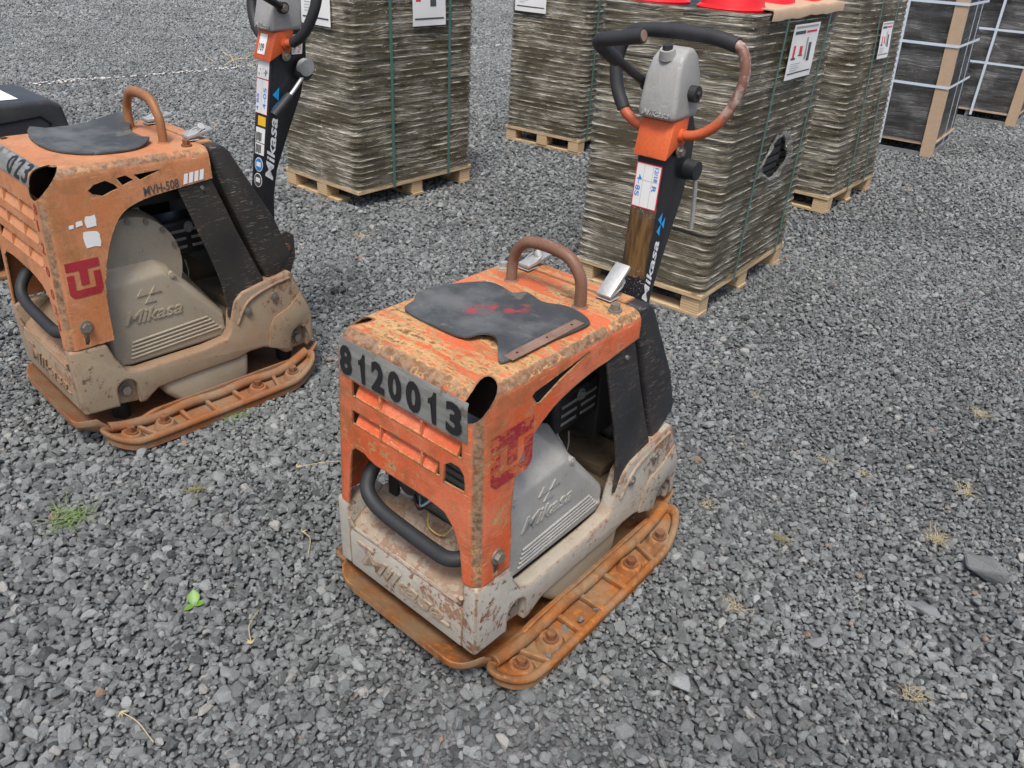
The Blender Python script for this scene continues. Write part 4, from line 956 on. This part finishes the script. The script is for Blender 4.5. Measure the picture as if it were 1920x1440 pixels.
    if cfg['throttle'] == 'down':
        bm = bmesh.new(); tube(bm, [(.070, 1.05, 1.05), (.074, 1.06, .98), (.076, 1.07, .885)], .0065, 10, 2); build('throttle_lever', bm, 'steel', th, 50, ct)
    else:
        bm = bmesh.new(); cyl(bm, (.055, 1.045, 1.075), (.080, 1.045, 1.075), .030, 24, bev=.004); build('throttle_cap', bm, 'casting', th, 40, ct)
        bm = bmesh.new(); tube(bm, [(.072, 1.03, 1.04), (.080, .985, .995), (.084, .95, .965)], .0075, 10, 2); build('throttle_lever', bm, 'steel', th, 50, ct)
        bm = bmesh.new(); tube(bm, [(.082, .972, .984), (.086, .935, .952), (.090, .90, .922)], .017, 12, 2); build('throttle_grip', bm, 'rubber', th, 50, ct)
    return root, hood, base, cl, br, H, fz

def logo(parent, fn, x, y, z, s):
    # three-triangle emblem, standing on end
    for a_, b_ in ((0, 0), (0, 1), (1, .5)):
        o = Vector((x, y, z))
        tri = [(0, 0), (0, s), (-s*.55, s/2)] if False else None
    pts3 = [[(0, 1.0), (0, 2.0), (-1, 1.5)], [(0, .0), (0, 1.0), (-1, .5)], [(.1, 1.0), (1.0, .5), (1.0, 1.5)]]
    for p3 in pts3:
        decal('emblem', [(a_*s*.55, b_*s) for a_, b_ in p3], 'blue', parent, (x, y, z), (0, 1, 0), (0, 0, 1), .0015, fn)
    return

# --- numbered compactor
C1 = dict(s='1', loc=(-.2415, 1.3952, 0), rz=-.6823, scale=(1, 1, 1), label='scraped orange plate compactor with silver number plate on its hood front', slant=0.0, taper=(.14, .045),
    arch=[(p[0], p[1]) for p in [(.7, .2), (.114, .2), (.114, .43)] + [(q.x, q.y) for q in crom([(.110, .50, 0), (.122, .596, 0), (.163, .661, 0), (.249, .715, 0), (.364, .742, 0), (.450, .750, 0)], 4)] + [(.7, .775)]],
    slots=[[(.163, .772), (.172, .779), (.235, .787), (.31, .796), (.362, .803), (.368, .801), (.325, .790), (.262, .772), (.225, .757), (.192, .744), (.181, .747)]],
    front=[(-.195, .2), (.200, .2), (.200, .36), (.192, .43), (.172, .478), (.145, .505), (.09, .512), (-.09, .512), (-.115, .518), (-.13, .525), (-.165, .525), (-.178, .512), (-.183, .49), (-.195, .35)],
    louvers=((.672, .712, -.172, .197), (.594, .632, -.174, .130)), front_holes=[[(.142, .586), (.205, .590), (.207, .61), (.203, .635), (.190, .648), (.165, .648), (.146, .634)]],
    hole=(.052, .024), topbolt='zinc', latch=38, round_cover=False, column=lambda p: p, patch=True, grip_right=False, lever_side=-1, throttle='down')
r1, hood1, base1, col1, br1, H1, fz1 = compactor(C1)
# number plate
bm = bmesh.new(); pr_ = [(-.002, .718), (-.0030, .75), (-.0030, .793)] + [(.042-.045*math.cos(R(a_)), .793+.045*math.sin(R(a_))) for a_ in (8, 16, 24)]
pr_ = pr_ + [(y_+.0018, z_) for y_, z_ in pr_[::-1]]
prism(bm, pr_, 'x', -.216, .214); npl = build('number_plate', bm, 'silver', hood1, 30, H1)
def wrap1(p):
    x, y, z = p; a_ = (z-.793)/.0455
    return H1(p) if a_ <= 0 else H1((x, .042-.0465*math.cos(a_), .793+.0465*math.sin(a_)))
ONE = [(.40, 0), (.74, 0), (.74, 1), (.52, 1), (.44, .88), (.26, .78), (.06, .74), (.06, .58), (.26, .62), (.40, .70)]
for i, ch in enumerate('8120013'):
    if ch == '1': decal('number_digit', [(a_*.036, b_*.076) for a_, b_ in ONE], 'num', npl, (-.207+.0600*i+.006, -.0036, .724), (1, 0, 0), (0, 0, 1), .0014, wrap1)
    else: text('number_digit', ch, 'num', npl, (-.212+.0610*i, -.0036, .724), (1, 0, 0), (0, 0, 1), (.047, .076), off=.0009, bold=.045, fn=wrap1)
# rubbed stencil emblem on the front leg flank
def TU(parent, fn, mat, x, y0, z0, s):
    for pl in ([(-.5, .10), (-.29, .19), (-.29, .62), (-.5, .62)], [(.29, .19), (.5, .10), (.5, .62), (.29, .62)], [(-.38, -.02), (.38, -.02), (.5, .10), (.29, .19), (-.29, .19), (-.5, .10)], [(-.5, .72), (.5, .72), (.5, .96), (-.5, .96)], [(-.12, .30), (.12, .30), (.12, .72), (-.12, .72)]):
        decal('stencil_mark', [(a_*s, b_*s) for a_, b_ in pl], mat, parent, (x, y0, z0), (0, 1, 0), (0, 0, 1), .0012, fn)
TU(hood1, H1, 'stencil1', .245, .105, .595, .135)
# column decals
for nm_, poly_, mt_ in (('sticker_edge', rect(-.040, .958, .040, 1.080), 'redprint'), ('sticker', rect(-.037, .961, .037, 1.077), 'paper')):
    st = decal(nm_, poly_, mt_, col1, (0, 0, 0), (1, 0, 0), (0, 0, 1), 0, lambda p, k=nm_: (p[0], fz1(p[2])-.0012-(.0006 if k == 'sticker' else 0), p[2]))
stf = lambda p: (p[0], fz1(p[2])-.0026, p[2])
for (a_, b_, c_, d_) in ((-.014, .961, -.0132, 1.077), (.0135, .961, .0143, 1.077), (-.014, 1.034, .037, 1.0348)): decal('printed_line', rect(a_, b_, c_, d_), 'greyprint', st, (0, 0, 0), (1, 0, 0), (0, 0, 1), 0, stf)
def vtext(s, x, ztop, w, h, mat='ink', shear=0): text('handwriting', s, mat, st, (x, 0, ztop), (0, 0, -1), (1, 0, 0), (w, h), off=0, shear=shear, bold=.01, fn=lambda p: (p[0], fz1(p[2])-.0027, p[2]))
vtext('4-', -.031, 1.048, .026, .014); vtext('8', -.034, 1.018, .013, .015); vtext('S', -.034, 1.002, .014, .014)
vtext('12/18', .019, 1.074, .038, .012); vtext('R', .017, 1.024, .016, .014)
text('column_lettering', 'Mikasa', 'white', col1, (.043, .932, .682), (0, .12, 1), (0, -1, .12), (.185, .034), off=.0012, shear=.35, bold=.02)
bm = None
logo(col1, None, .043, .945, .882, .034)
# --- dusty compactor
def ct2(p):
    z = .40+(p[2]-.40)*.893; d = z-.40
    return (p[0]/1.0+.11*(z-.80), p[1]-.025+.10*d, z)
C2 = dict(s='2', loc=(-1.6067, 2.2907, 0), rz=-.7285, scale=(1.0908, .9798, 1.1233), label='dusty faded orange plate compactor with tan frame and stencilled flank', slant=.035, taper=(.06, .045),
    arch=[(.7, .2), (.145, .2), (.145, .43)] + [(q.x, q.y) for q in crom([(.150, .50, 0), (.172, .58, 0), (.200, .64, 0), (.247, .695, 0), (.33, .722, 0), (.466, .736, 0)], 4)] + [(.7, .755)],
    slots=[[(.150, .770), (.170, .783), (.208, .789), (.235, .775), (.246, .762), (.220, .757), (.194, .749), (.165, .757)], [(.245, .791), (.275, .794), (.300, .778), (.262, .768)], [(.303, .792), (.400, .795), (.322, .775)]],
    front=[(-.205, .2), (.205, .2), (.205, .36), (.195, .43), (.172, .478), (.13, .505), (.05, .52), (-.10, .525), (-.16, .52), (-.19, .50), (-.205, .35)],
    louvers=((.695, .735, -.182, .185), (.630, .670, -.182, .185), (.565, .605, -.182, .185)), front_holes=[], hole=(.058, .030), topbolt='rustbolt', latch=8, round_cover=True, column=ct2, patch=False, grip_right=True, lever_side=1, throttle='forward')
rC2, hood2, base2, col2, br2, H2, fz2 = compactor(C2)
bm = bmesh.new(); pr_ = [(.042-.0440*math.cos(R(a_)), .793+.0440*math.sin(R(a_))) for a_ in (-2, 12, 30, 50, 70, 86)]
pr_ = pr_ + [(y_+.0016, z_-.0004) for y_, z_ in pr_[::-1]]
prism(bm, pr_, 'x', -.20, .198); np2 = build('number_plate', bm, 'silver', hood2, 30, H2)
def wrap2(p):   # lay flat print over the front-top bend
    x, y, z = p; s_ = z-.793; a_ = max(0, min(1.5, s_/.044)); q = (x, .042-.0454*math.cos(a_), .793+.0454*math.sin(a_)) if s_ > 0 else (x, -.0028, z)
    return H2(q)
for i, ch in enumerate('8120023'):
    if i < 4: continue
    text('number_digit', ch, 'num', np2, (-.215+.060*i, 0, .795), (1, 0, 0), (0, 0, 1), (.042, .060), off=.0, bold=.02, fn=wrap2)
TU(hood2, H2, 'stencil', .245, .090, .488, .105)
mv = text('model_lettering', 'MVH-508', 'darkprint', hood2, (.245, .325, .728), (0, 1, .07), (0, 0, 1), (.125, .026), off=.0012, bold=.02, fn=H2)
for k in range(4): decal('printed_stripe', [(.465+.020*k, .742+.0015*k), (.480+.020*k, .743+.0015*k), (.488+.020*k, .772+.0015*k), (.473+.020*k, .771+.0015*k)], 'white' if k % 2 else 'paper', hood2, (.245, 0, 0), (0, 1, 0), (0, 0, 1), .0012, H2)
rag = []
for cx, cz, w_, h_ in ((.135, .640, .062, .052), (.142, .690, .040, .034), (.105, .688, .026, .016), (.08, .684, .016, .012)):
    k_ = 14; pl = []
    for a_ in range(k_):
        q = 2*math.pi*a_/k_; r_ = 1/max(abs(math.cos(q)), abs(math.sin(q))); j_ = .72+.28*rnd.random()
        pl.append((cx+w_*.5*math.cos(q)*r_*j_, cz+h_*.5*math.sin(q)*r_*j_))
    rag.append(pl)
decal('torn_sticker', rag, 'paper', hood2, (.245, 0, 0), (0, 1, 0), (0, 0, 1), .0012, H2)
for i, (ch, z_) in enumerate(zip('8120023', (.735, .690, .630, .565, .500, .455, .405))):
    text('stencil_digit', ch, 'stencil', hood2, (.198, 0, z_-.014), (1, 0, 0), (0, 0, 1), (.022 if ch != '1' else .010, .030), off=.0012, bold=.02, fn=H2)
# column stickers on the dusty machine
def cs2(nm, u0, z0, u1, z1, mat, par=None, e=.0012):
    return decal(nm, rect(u0, z0, u1, z1), mat, par or col2, (0, 0, 0), (1, 0, 0), (0, 0, 1), 0, lambda p: ct2((p[0], fz2(p[2])-e, p[2])))
s1_ = cs2('sticker', -.036, 1.035, .034, 1.105, 'paper')
for k in range(7): cs2('printed_mark', -.028+.008*k, 1.045+.006*(k*3 % 5), -.023+.008*k, 1.053+.007*(k*2 % 4), 'darkprint', s1_, .0018)
s2_ = cs2('sticker', -.038, .91, .036, 1.033, 'redprint'); s3_ = cs2('sticker', -.036, .912, .034, 1.031, 'paper', None, .0018)
cs2('printed_line', -.002, .914, -.001, 1.030, 'greyprint', s3_, .0024)
text('handwriting', '4-05', 'ink', s3_, (.008, 0, .93), (0, 0, 1), (-1, 0, 0), (.075, .018), off=0, bold=.01, fn=lambda p: ct2((p[0]+.018, fz2(p[2])-.0026, p[2])))
text('handwriting', '4 BS', 'ink', s3_, (-.014, 0, .92), (0, 0, 1), (-1, 0, 0), (.06, .014), off=0, bold=.01, fn=lambda p: ct2((p[0]-.004, fz2(p[2])-.0026, p[2])))
s4_ = cs2('sticker', -.018, .868, .030, .902, 'yellowprint')
s5_ = cs2('sticker', -.028, .805, .030, .860, 'paper'); s6_ = cs2('sticker', -.028, .760, .030, .802, 'paper')
for s_, zb in ((s5_, .808), (s6_, .763)):
    for k in range(4): cs2('printed_mark', -.024+.009*k, zb+.004*(k % 2), -.017+.009*k, zb+.034, 'darkprint', s_, .0018)
for zc, mt_ in ((.722, 'blue'), (.662, 'darkprint')):
    el_ = lambda rx, rz: [(.002+rx*math.cos(2*math.pi*k/24), zc+rz*math.sin(2*math.pi*k/24)) for k in range(24)]
    a1 = decal('round_sticker', el_(.026, .027), 'paper', col2, (0, 0, 0), (1, 0, 0), (0, 0, 1), 0, lambda p: ct2((p[0], fz2(p[2])-.0012, p[2])))
    decal('round_print', el_(.023, .024), 'ink' if mt_ == 'blue' else mt_, a1, (0, 0, 0), (1, 0, 0), (0, 0, 1), 0, lambda p: ct2((p[0], fz2(p[2])-.0018, p[2])))
    cs2('printed_mark', -.012, zc-.008, .016, zc+.010, 'paper', a1, .0024)
s7 = decal('sticker', rect(-.022, 1.118, .022, 1.185), 'paper', br2, (0, 0, 0), (1, 0, 0), (0, 0, 1), 0, lambda p: ct2((p[0]-.008, .905+(p[2]-1.098)*.204-.0018, p[2])))
text('printed_number', '109', 'darkprint', s7, (-.026, 0, 1.128), (1, 0, 0), (0, 0, 1), (.030, .026), off=0, bold=.02, fn=lambda p: ct2((p[0], .905+(p[2]-1.098)*.204-.0026, p[2])))
s8 = decal('sticker', rect(1.0, 1.118, 1.045, 1.185), 'paper', col2, (.043, 0, 0), (0, 1, 0), (0, 0, 1), .0012, ct2)
text('printed_words', 'Operate', 'darkprint', s8, (.043, 1.018, 1.124), (0, 0, 1), (0, -1, 0), (.052, .013), off=.002, fn=ct2)
text('printed_words', 'Full T', 'redprint', s8, (.043, 1.038, 1.124), (0, 0, 1), (0, -1, 0), (.045, .013), off=.002, fn=ct2)
text('column_lettering', 'Mikasa', 'white', col2, (.043, .938, .665), (0, .06, 1), (0, -1, .06), (.235, .036), off=.0012, shear=.35, bold=.02, fn=ct2)
logo(col2, ct2, .043, .952, .912, .048)

# rubber mats lying on the hoods
def mat_obj(outline, machine, H, zt, curl, label, mt='mat2'):
    cx = sum(p[0] for p in outline)/len(outline); cy = sum(p[1] for p in outline)/len(outline)
    O = [(p.x, p.y) for p in crom([(a_, b_, 0) for a_, b_ in outline], 4, True)]
    bm = bmesh.new(); rings = []; K = 9
    for k in range(K, 0, -1):
        rings.append([bm.verts.new((cx+(x_-cx)*k/K, cy+(y_-cy)*k/K, 0)) for x_, y_ in O])
    c_ = bm.verts.new((cx, cy, 0)); n_ = len(O)
    for A, B in zip(rings, rings[1:]):
        for i in range(n_): bm.faces.new((A[i], A[(i+1) % n_], B[(i+1) % n_], B[i]))
    for i in range(n_): bm.faces.new((rings[-1][i], rings[-1][(i+1) % n_], c_))
    for v in bm.verts: v.co.z = zt+.0015+.0015*(1+mnoise.noise((v.co.x*14, v.co.y*14, 3)))+curl(v.co.x, v.co.y)
    bmesh.ops.recalc_face_normals(bm, faces=bm.faces)
    if sum(f.normal.z for f in bm.faces) < 0: bmesh.ops.reverse_faces(bm, faces=bm.faces)
    r_ = bmesh.ops.extrude_face_region(bm, geom=bm.faces[:])
    for v in [q for q in r_['geom'] if isinstance(q, bmesh.types.BMVert)]: v.co.z += .0045
    o = build('rubber_mat', bm, mt, None, 50, H); o.location = machine.location; o.rotation_euler = machine.rotation_euler; o.scale = machine.scale
    tag(o, label, 'rubber mat'); return o
g2 = lambda x, y, a_, b_, s_: math.exp(-((x-a_)**2+(y-b_)**2)/(s_*s_))
mat1 = mat_obj([(-.168, .156), (-.195, .202), (-.222, .241), (-.222, .319), (-.205, .342), (-.152, .412), (-.10, .420), (-.046, .414), (-.02, .441), (.051, .418), (.102, .444), (.140, .446), (.188, .428), (.205, .392), (.192, .26), (.187, .142), (.172, .132), (.152, .158), (.108, .186), (.075, .178), (.055, .152), (-.032, .147)],
    r1, H1, .835, lambda x, y: .016*g2(x, y, .105, .17, .05)+.006*g2(x, y, .05, .44, .04), 'ragged black rubber mat with red smears on the numbered compactor hood', 'mat1')
bm = bmesh.new(); box(bm, .168, .197, .150, .40, .8425, .8455, .001, 1); build('metal_strip', bm, 'handle1', mat1, 30, H1)
for yy in (.18, .28, .37):
    bm = bmesh.new(); cyl(bm, (.182, yy, .8455), (.182, yy, .8465), .003, 8); build('rivet', bm, 'dark', mat1, 30, H1)
mat2 = mat_obj([(-.20, .165), (-.23, .30), (-.21, .46), (-.15, .50), (-.06, .455), (.04, .445), (.110, .440), (.165, .36), (.165, .27), (.13, .19), (.04, .135), (-.08, .13)],
    rC2, H2, .835, lambda x, y: .030*g2(x, y, -.19, .50, .09)+.010*g2(x, y, .11, .44, .05)+.02*g2(x, y, -.22, .15, .05), 'smooth black rubber mat with raised corner on the dusty compactor hood')

# --- black hooded machine at the end of the row
r3 = empty('engine_unit', (-2.775, 3.495, 0), -.73); tag(r3, 'black hooded engine unit with white paper on top, beyond the dusty compactor', 'engine unit')
bm = bmesh.new(); prism(bm, [(-.02, .30), (.0, .76), (.05, .80), (.52, .80), (.575, .775), (.60, .60), (.60, .30)], 'x', -.25, .25, .022, 3); h3 = build('hood', bm, 'black3', r3, 40)
cut = bmesh.new(); prism(cut, [(.05, .50), (.05, .70), (.47, .735), (.51, .70), (.51, .50)], 'x', .238, .4); boolean(h3, cut); finish(h3.data, 40)
bm = bmesh.new(); prism(bm, [(.062, .512), (.062, .692), (.465, .725), (.498, .695), (.498, .512)], 'x', .2385, .243, .002, 1); build('side_panel', bm, flat('dark panel', (.03, .03, .036), .4), h3, 30)
decal('paper_label', rect(-.10, .30, .16, .42), 'paper', h3, (0, 0, .8008), (1, 0, 0), (0, 1, 0), .001)
bm = bmesh.new(); prism(bm, [(.0, .13), (.02, .30), (.62, .30), (.85, .32), (.88, .13)], 'x', -.245, .245, .015, 2); build('frame', bm, 'black3', r3, 40)
bm = bmesh.new(); prism(bm, [(-.04, .09), (.06, .006), (.78, .006), (.9, .08), (.89, .095), (.77, .03), (.07, .03), (-.03, .105)], 'x', -.27, .27, .004, 2); build('vibrating_plate', bm, 'plate2', r3, 40)
bm = bmesh.new()
for sx in (-.17, .17):
    for yy in (.12, .74): cyl(bm, (sx, yy, .025), (sx, yy, .14), .035, 16)
build('rubber_mount', bm, 'rubber', r3, 40)

# ------------------------------------------------------------------ loose stones, straw and weeds
def loose_stone(x, y, z, s, seed, label, group=None, shade=(.14, .148, .150), sq=(1, 1, 1), rz=0):
    me_ = rock_mesh(seed, 12, .95, .78); 
    for v in me_.vertices: v.co.x *= s*sq[0]; v.co.y *= s*sq[1]; v.co.z *= s*sq[2]
    key = 'st%.2f' % shade[0]
    if key not in M:
        q = NB('loose stone'); nn = q.noise(60, 9, .75); q.bump(nn, .9, .006); M[key] = q.set(q.mix(nn, tuple(a_*.75 for a_ in shade), tuple(a_*1.3 for a_ in shade)), .85)
    me_.materials.append(M[key]); o = link('stone', me_, None); o.location = (x, y, z); o.rotation_euler = (0, 0, rz); tag(o, label, 'stone', group); return o
loose_stone(1.45, 1.76, 0.02, .135, 501, 'largest dark angular stone, lying alone in the gravel', sq=(1.05, .72, .8), rz=-.6)
loose_stone(1.20, 1.60, 0.004, .10, 502, 'flat bluish stone sunk in gravel near the largest dark stone', sq=(1.1, .75, .45), rz=-.5, shade=(.17, .178, .18))
loose_stone(.86, 1.45, .006, .075, 503, 'flat grey stone slab in the gravel in front of the numbered compactor flank', sq=(1, .8, .45), shade=(.19, .192, .195))
loose_stone(.872, 2.762, .012, .06, 504, 'lone rounded dark stone between the numbered compactor and the open gravel')
loose_stone(1.60, 2.84, .010, .065, 507, 'upright grey stone standing in the open gravel beyond the dry tufts', shade=(.17, .178, .18), sq=(.8, .7, 1.1))
T1m = Matrix.Translation((-.2415, 1.3952, 0)) @ Matrix.Rotation(-.6823, 4, 'Z')
for (u, v_, s_, sd_) in ((.322, .335, .026, 511), (.33, .395, .020, 512), (.335, .215, .022, 513), (.338, .178, .034, 514)):
    w_ = T1m @ Vector((u, v_, .029+s_*.36)); loose_stone(w_.x, w_.y, w_.z, s_, sd_, 'small loose stone on the rusty extension plate of the numbered compactor', 'stones on the extension plate')
def blade(bm, p, d, L, w, droop, n_=5):
    p = Vector(p); d = Vector(d).normalized(); s_ = d.cross(Vector((0, 0, 1))); s_ = s_.normalized() if s_.length > .01 else Vector((1, 0, 0)); prev = None
    for k in range(n_+1):
        t = k/n_; c_ = p+d*L*t+Vector((0, 0, -droop*L*t*t)); c_.z = max(c_.z, .010); ww = w*(1-t*.85)
        a_ = bm.verts.new(c_-s_*ww); b_ = bm.verts.new(c_+s_*ww); e_ = bm.verts.new(c_+Vector((0, 0, ww*.6)))
        if prev: bm.faces.new((prev[0], a_, e_, prev[2])); bm.faces.new((prev[2], e_, b_, prev[1]))
        prev = (a_, b_, e_)
M['straw'] = flat('dry straw', (.40, .33, .18), .7, 0, .3); M['green'] = flat('green grass', (.13, .20, .05), .6, 0, .3); M['leaf'] = flat('green leaf', (.11, .23, .03), .45, 0, .25); M['olive'] = flat('olive weed', (.20, .18, .07), .7, 0, .3)
def tuft(name, x, y, nb, L, mat, label, group, up_=.6, w=.0014, sp=.012):
    bm = bmesh.new()
    for k in range(nb):
        a_ = rnd.uniform(0, 6.283); e_ = rnd.uniform(.1, up_)
        blade(bm, (rnd.gauss(0, sp), rnd.gauss(0, sp), .006), (math.cos(a_), math.sin(a_), e_), L*rnd.uniform(.5, 1.2), w*rnd.uniform(.7, 1.4), rnd.uniform(.1, .6))
    o = build(name, bm, mat, None, 0, keep=True); o.location = (x, y, 0); tag(o, label, 'grass', group); return o
DG = 'dry tufts in the gravel'; DL = 'small pale dry grass tuft growing in open gravel'
for (x, y, nb, L) in ((1.585, 2.164, 26, .06), (1.377, 1.902, 40, .07), (.658, 1.565, 18, .05), (1.90, 2.693, 26, .08), (.672, 1.994, 10, .05), (1.15, 2.30, 12, .06), (1.26, 2.22, 12, .05), (1.0, 2.72, 8, .06), (1.05, 1.30, 22, .06)):
    own = {1.377: 'dense pale dry grass tuft just beyond the largest dark stone', .658: 'thin dry grass tuft beside the rusty extension plate of the numbered compactor', 1.05: 'dry grass tuft with long blades near the flat bluish stone'}.get(x)
    tuft('dry_grass_tuft', x, y, int(nb*1.7), L*.85, 'straw', own or DL, DG, up_=1.1, w=.0008)
tuft('dry_grass_tuft', -.929, 4.30, 30, .10, 'straw', 'dry grass tuft in gravel in front of the tall wrapped stack', None)
tuft('dry_grass_tuft', -3.2, 10.3, 60, .3, 'straw', 'wide patch of dry grass beyond the white chalk line', None, w=.006, sp=.35)
tuft('weed', .872, 1.858, 30, .045, 'olive', 'olive brown weed sprouting in open gravel', None, up_=1.2)
tuft('weed', .47, 1.78, 26, .04, 'olive', 'dark olive weed beside the numbered compactor flank', None, up_=1.2)
tuft('grass_tuft', -1.31, 1.76, 90, .07, 'green', 'spreading green grass tuft in front of the dusty compactor', None, up_=1.0, sp=.028)
tuft('weed', -.99, 1.93, 30, .045, 'olive', 'small dark green weed between the two orange compactors', None, up_=1.2)
tuft('grass_tuft', -1.02, 2.37, 40, .06, 'green', 'green grass blades at the edge of the dusty compactor plate', None, up_=1.0, sp=.03)
bm = bmesh.new()
for (a_, L, w, e_) in ((1.9, .050, .016, 1.0), (.4, .032, .011, .5), (3.9, .03, .010, .4)):
    d = Vector((math.cos(a_), math.sin(a_), e_)).normalized(); s_ = d.cross(Vector((0, 0, 1))).normalized(); prev = None
    for k in range(7):
        t = k/6; c_ = Vector((0, 0, .006))+d*L*t+Vector((0, 0, -.012*t*t)); ww = w*math.sin(math.pi*min(.97, .08+t*.9))
        q = [bm.verts.new(c_-s_*ww), bm.verts.new(c_-Vector((0, 0, ww*.35))), bm.verts.new(c_+s_*ww)]
        if prev: bm.faces.new((prev[0], prev[1], q[1], q[0])); bm.faces.new((prev[1], prev[2], q[2], q[1]))
        prev = q
o = build('leafy_weed', bm, 'leaf', None, 60, keep=True); o.location = (-.812, 1.449, .004); tag(o, 'bright green leafy seedling in the gravel', 'plant')
def straw(pts_, label):
    bm = bmesh.new(); tube(bm, pts_, .0013, 6, 4); p = Vector(pts_[0])
    for k in range(5): blade(bm, p, (rnd.uniform(-1, 1), rnd.uniform(-1, 1), .3), .016, .003, .2, 3)
    o = build('straw', bm, 'straw', None, 40, keep=True); tag(o, label, 'straw')
straw([(-.85, 1.115, .018), (-.80, 1.09, .022), (-.745, 1.045, .018)], 'bent dry straw with seed head lying on gravel below the green seedling')
straw([(-.62, 1.33, .018), (-.64, 1.38, .026), (-.635, 1.44, .016)], 'thin upright straw stalk between the green seedling and the numbered compactor')
straw([(-.60, 1.75, .018), (-.57, 1.72, .02), (-.56, 1.66, .018)], 'dry straw lying left of the numbered compactor front')
straw([(-.70, 2.06, .02), (-.62, 2.09, .024), (-.52, 2.12, .018)], 'long dry straw lying between the two orange compactors')
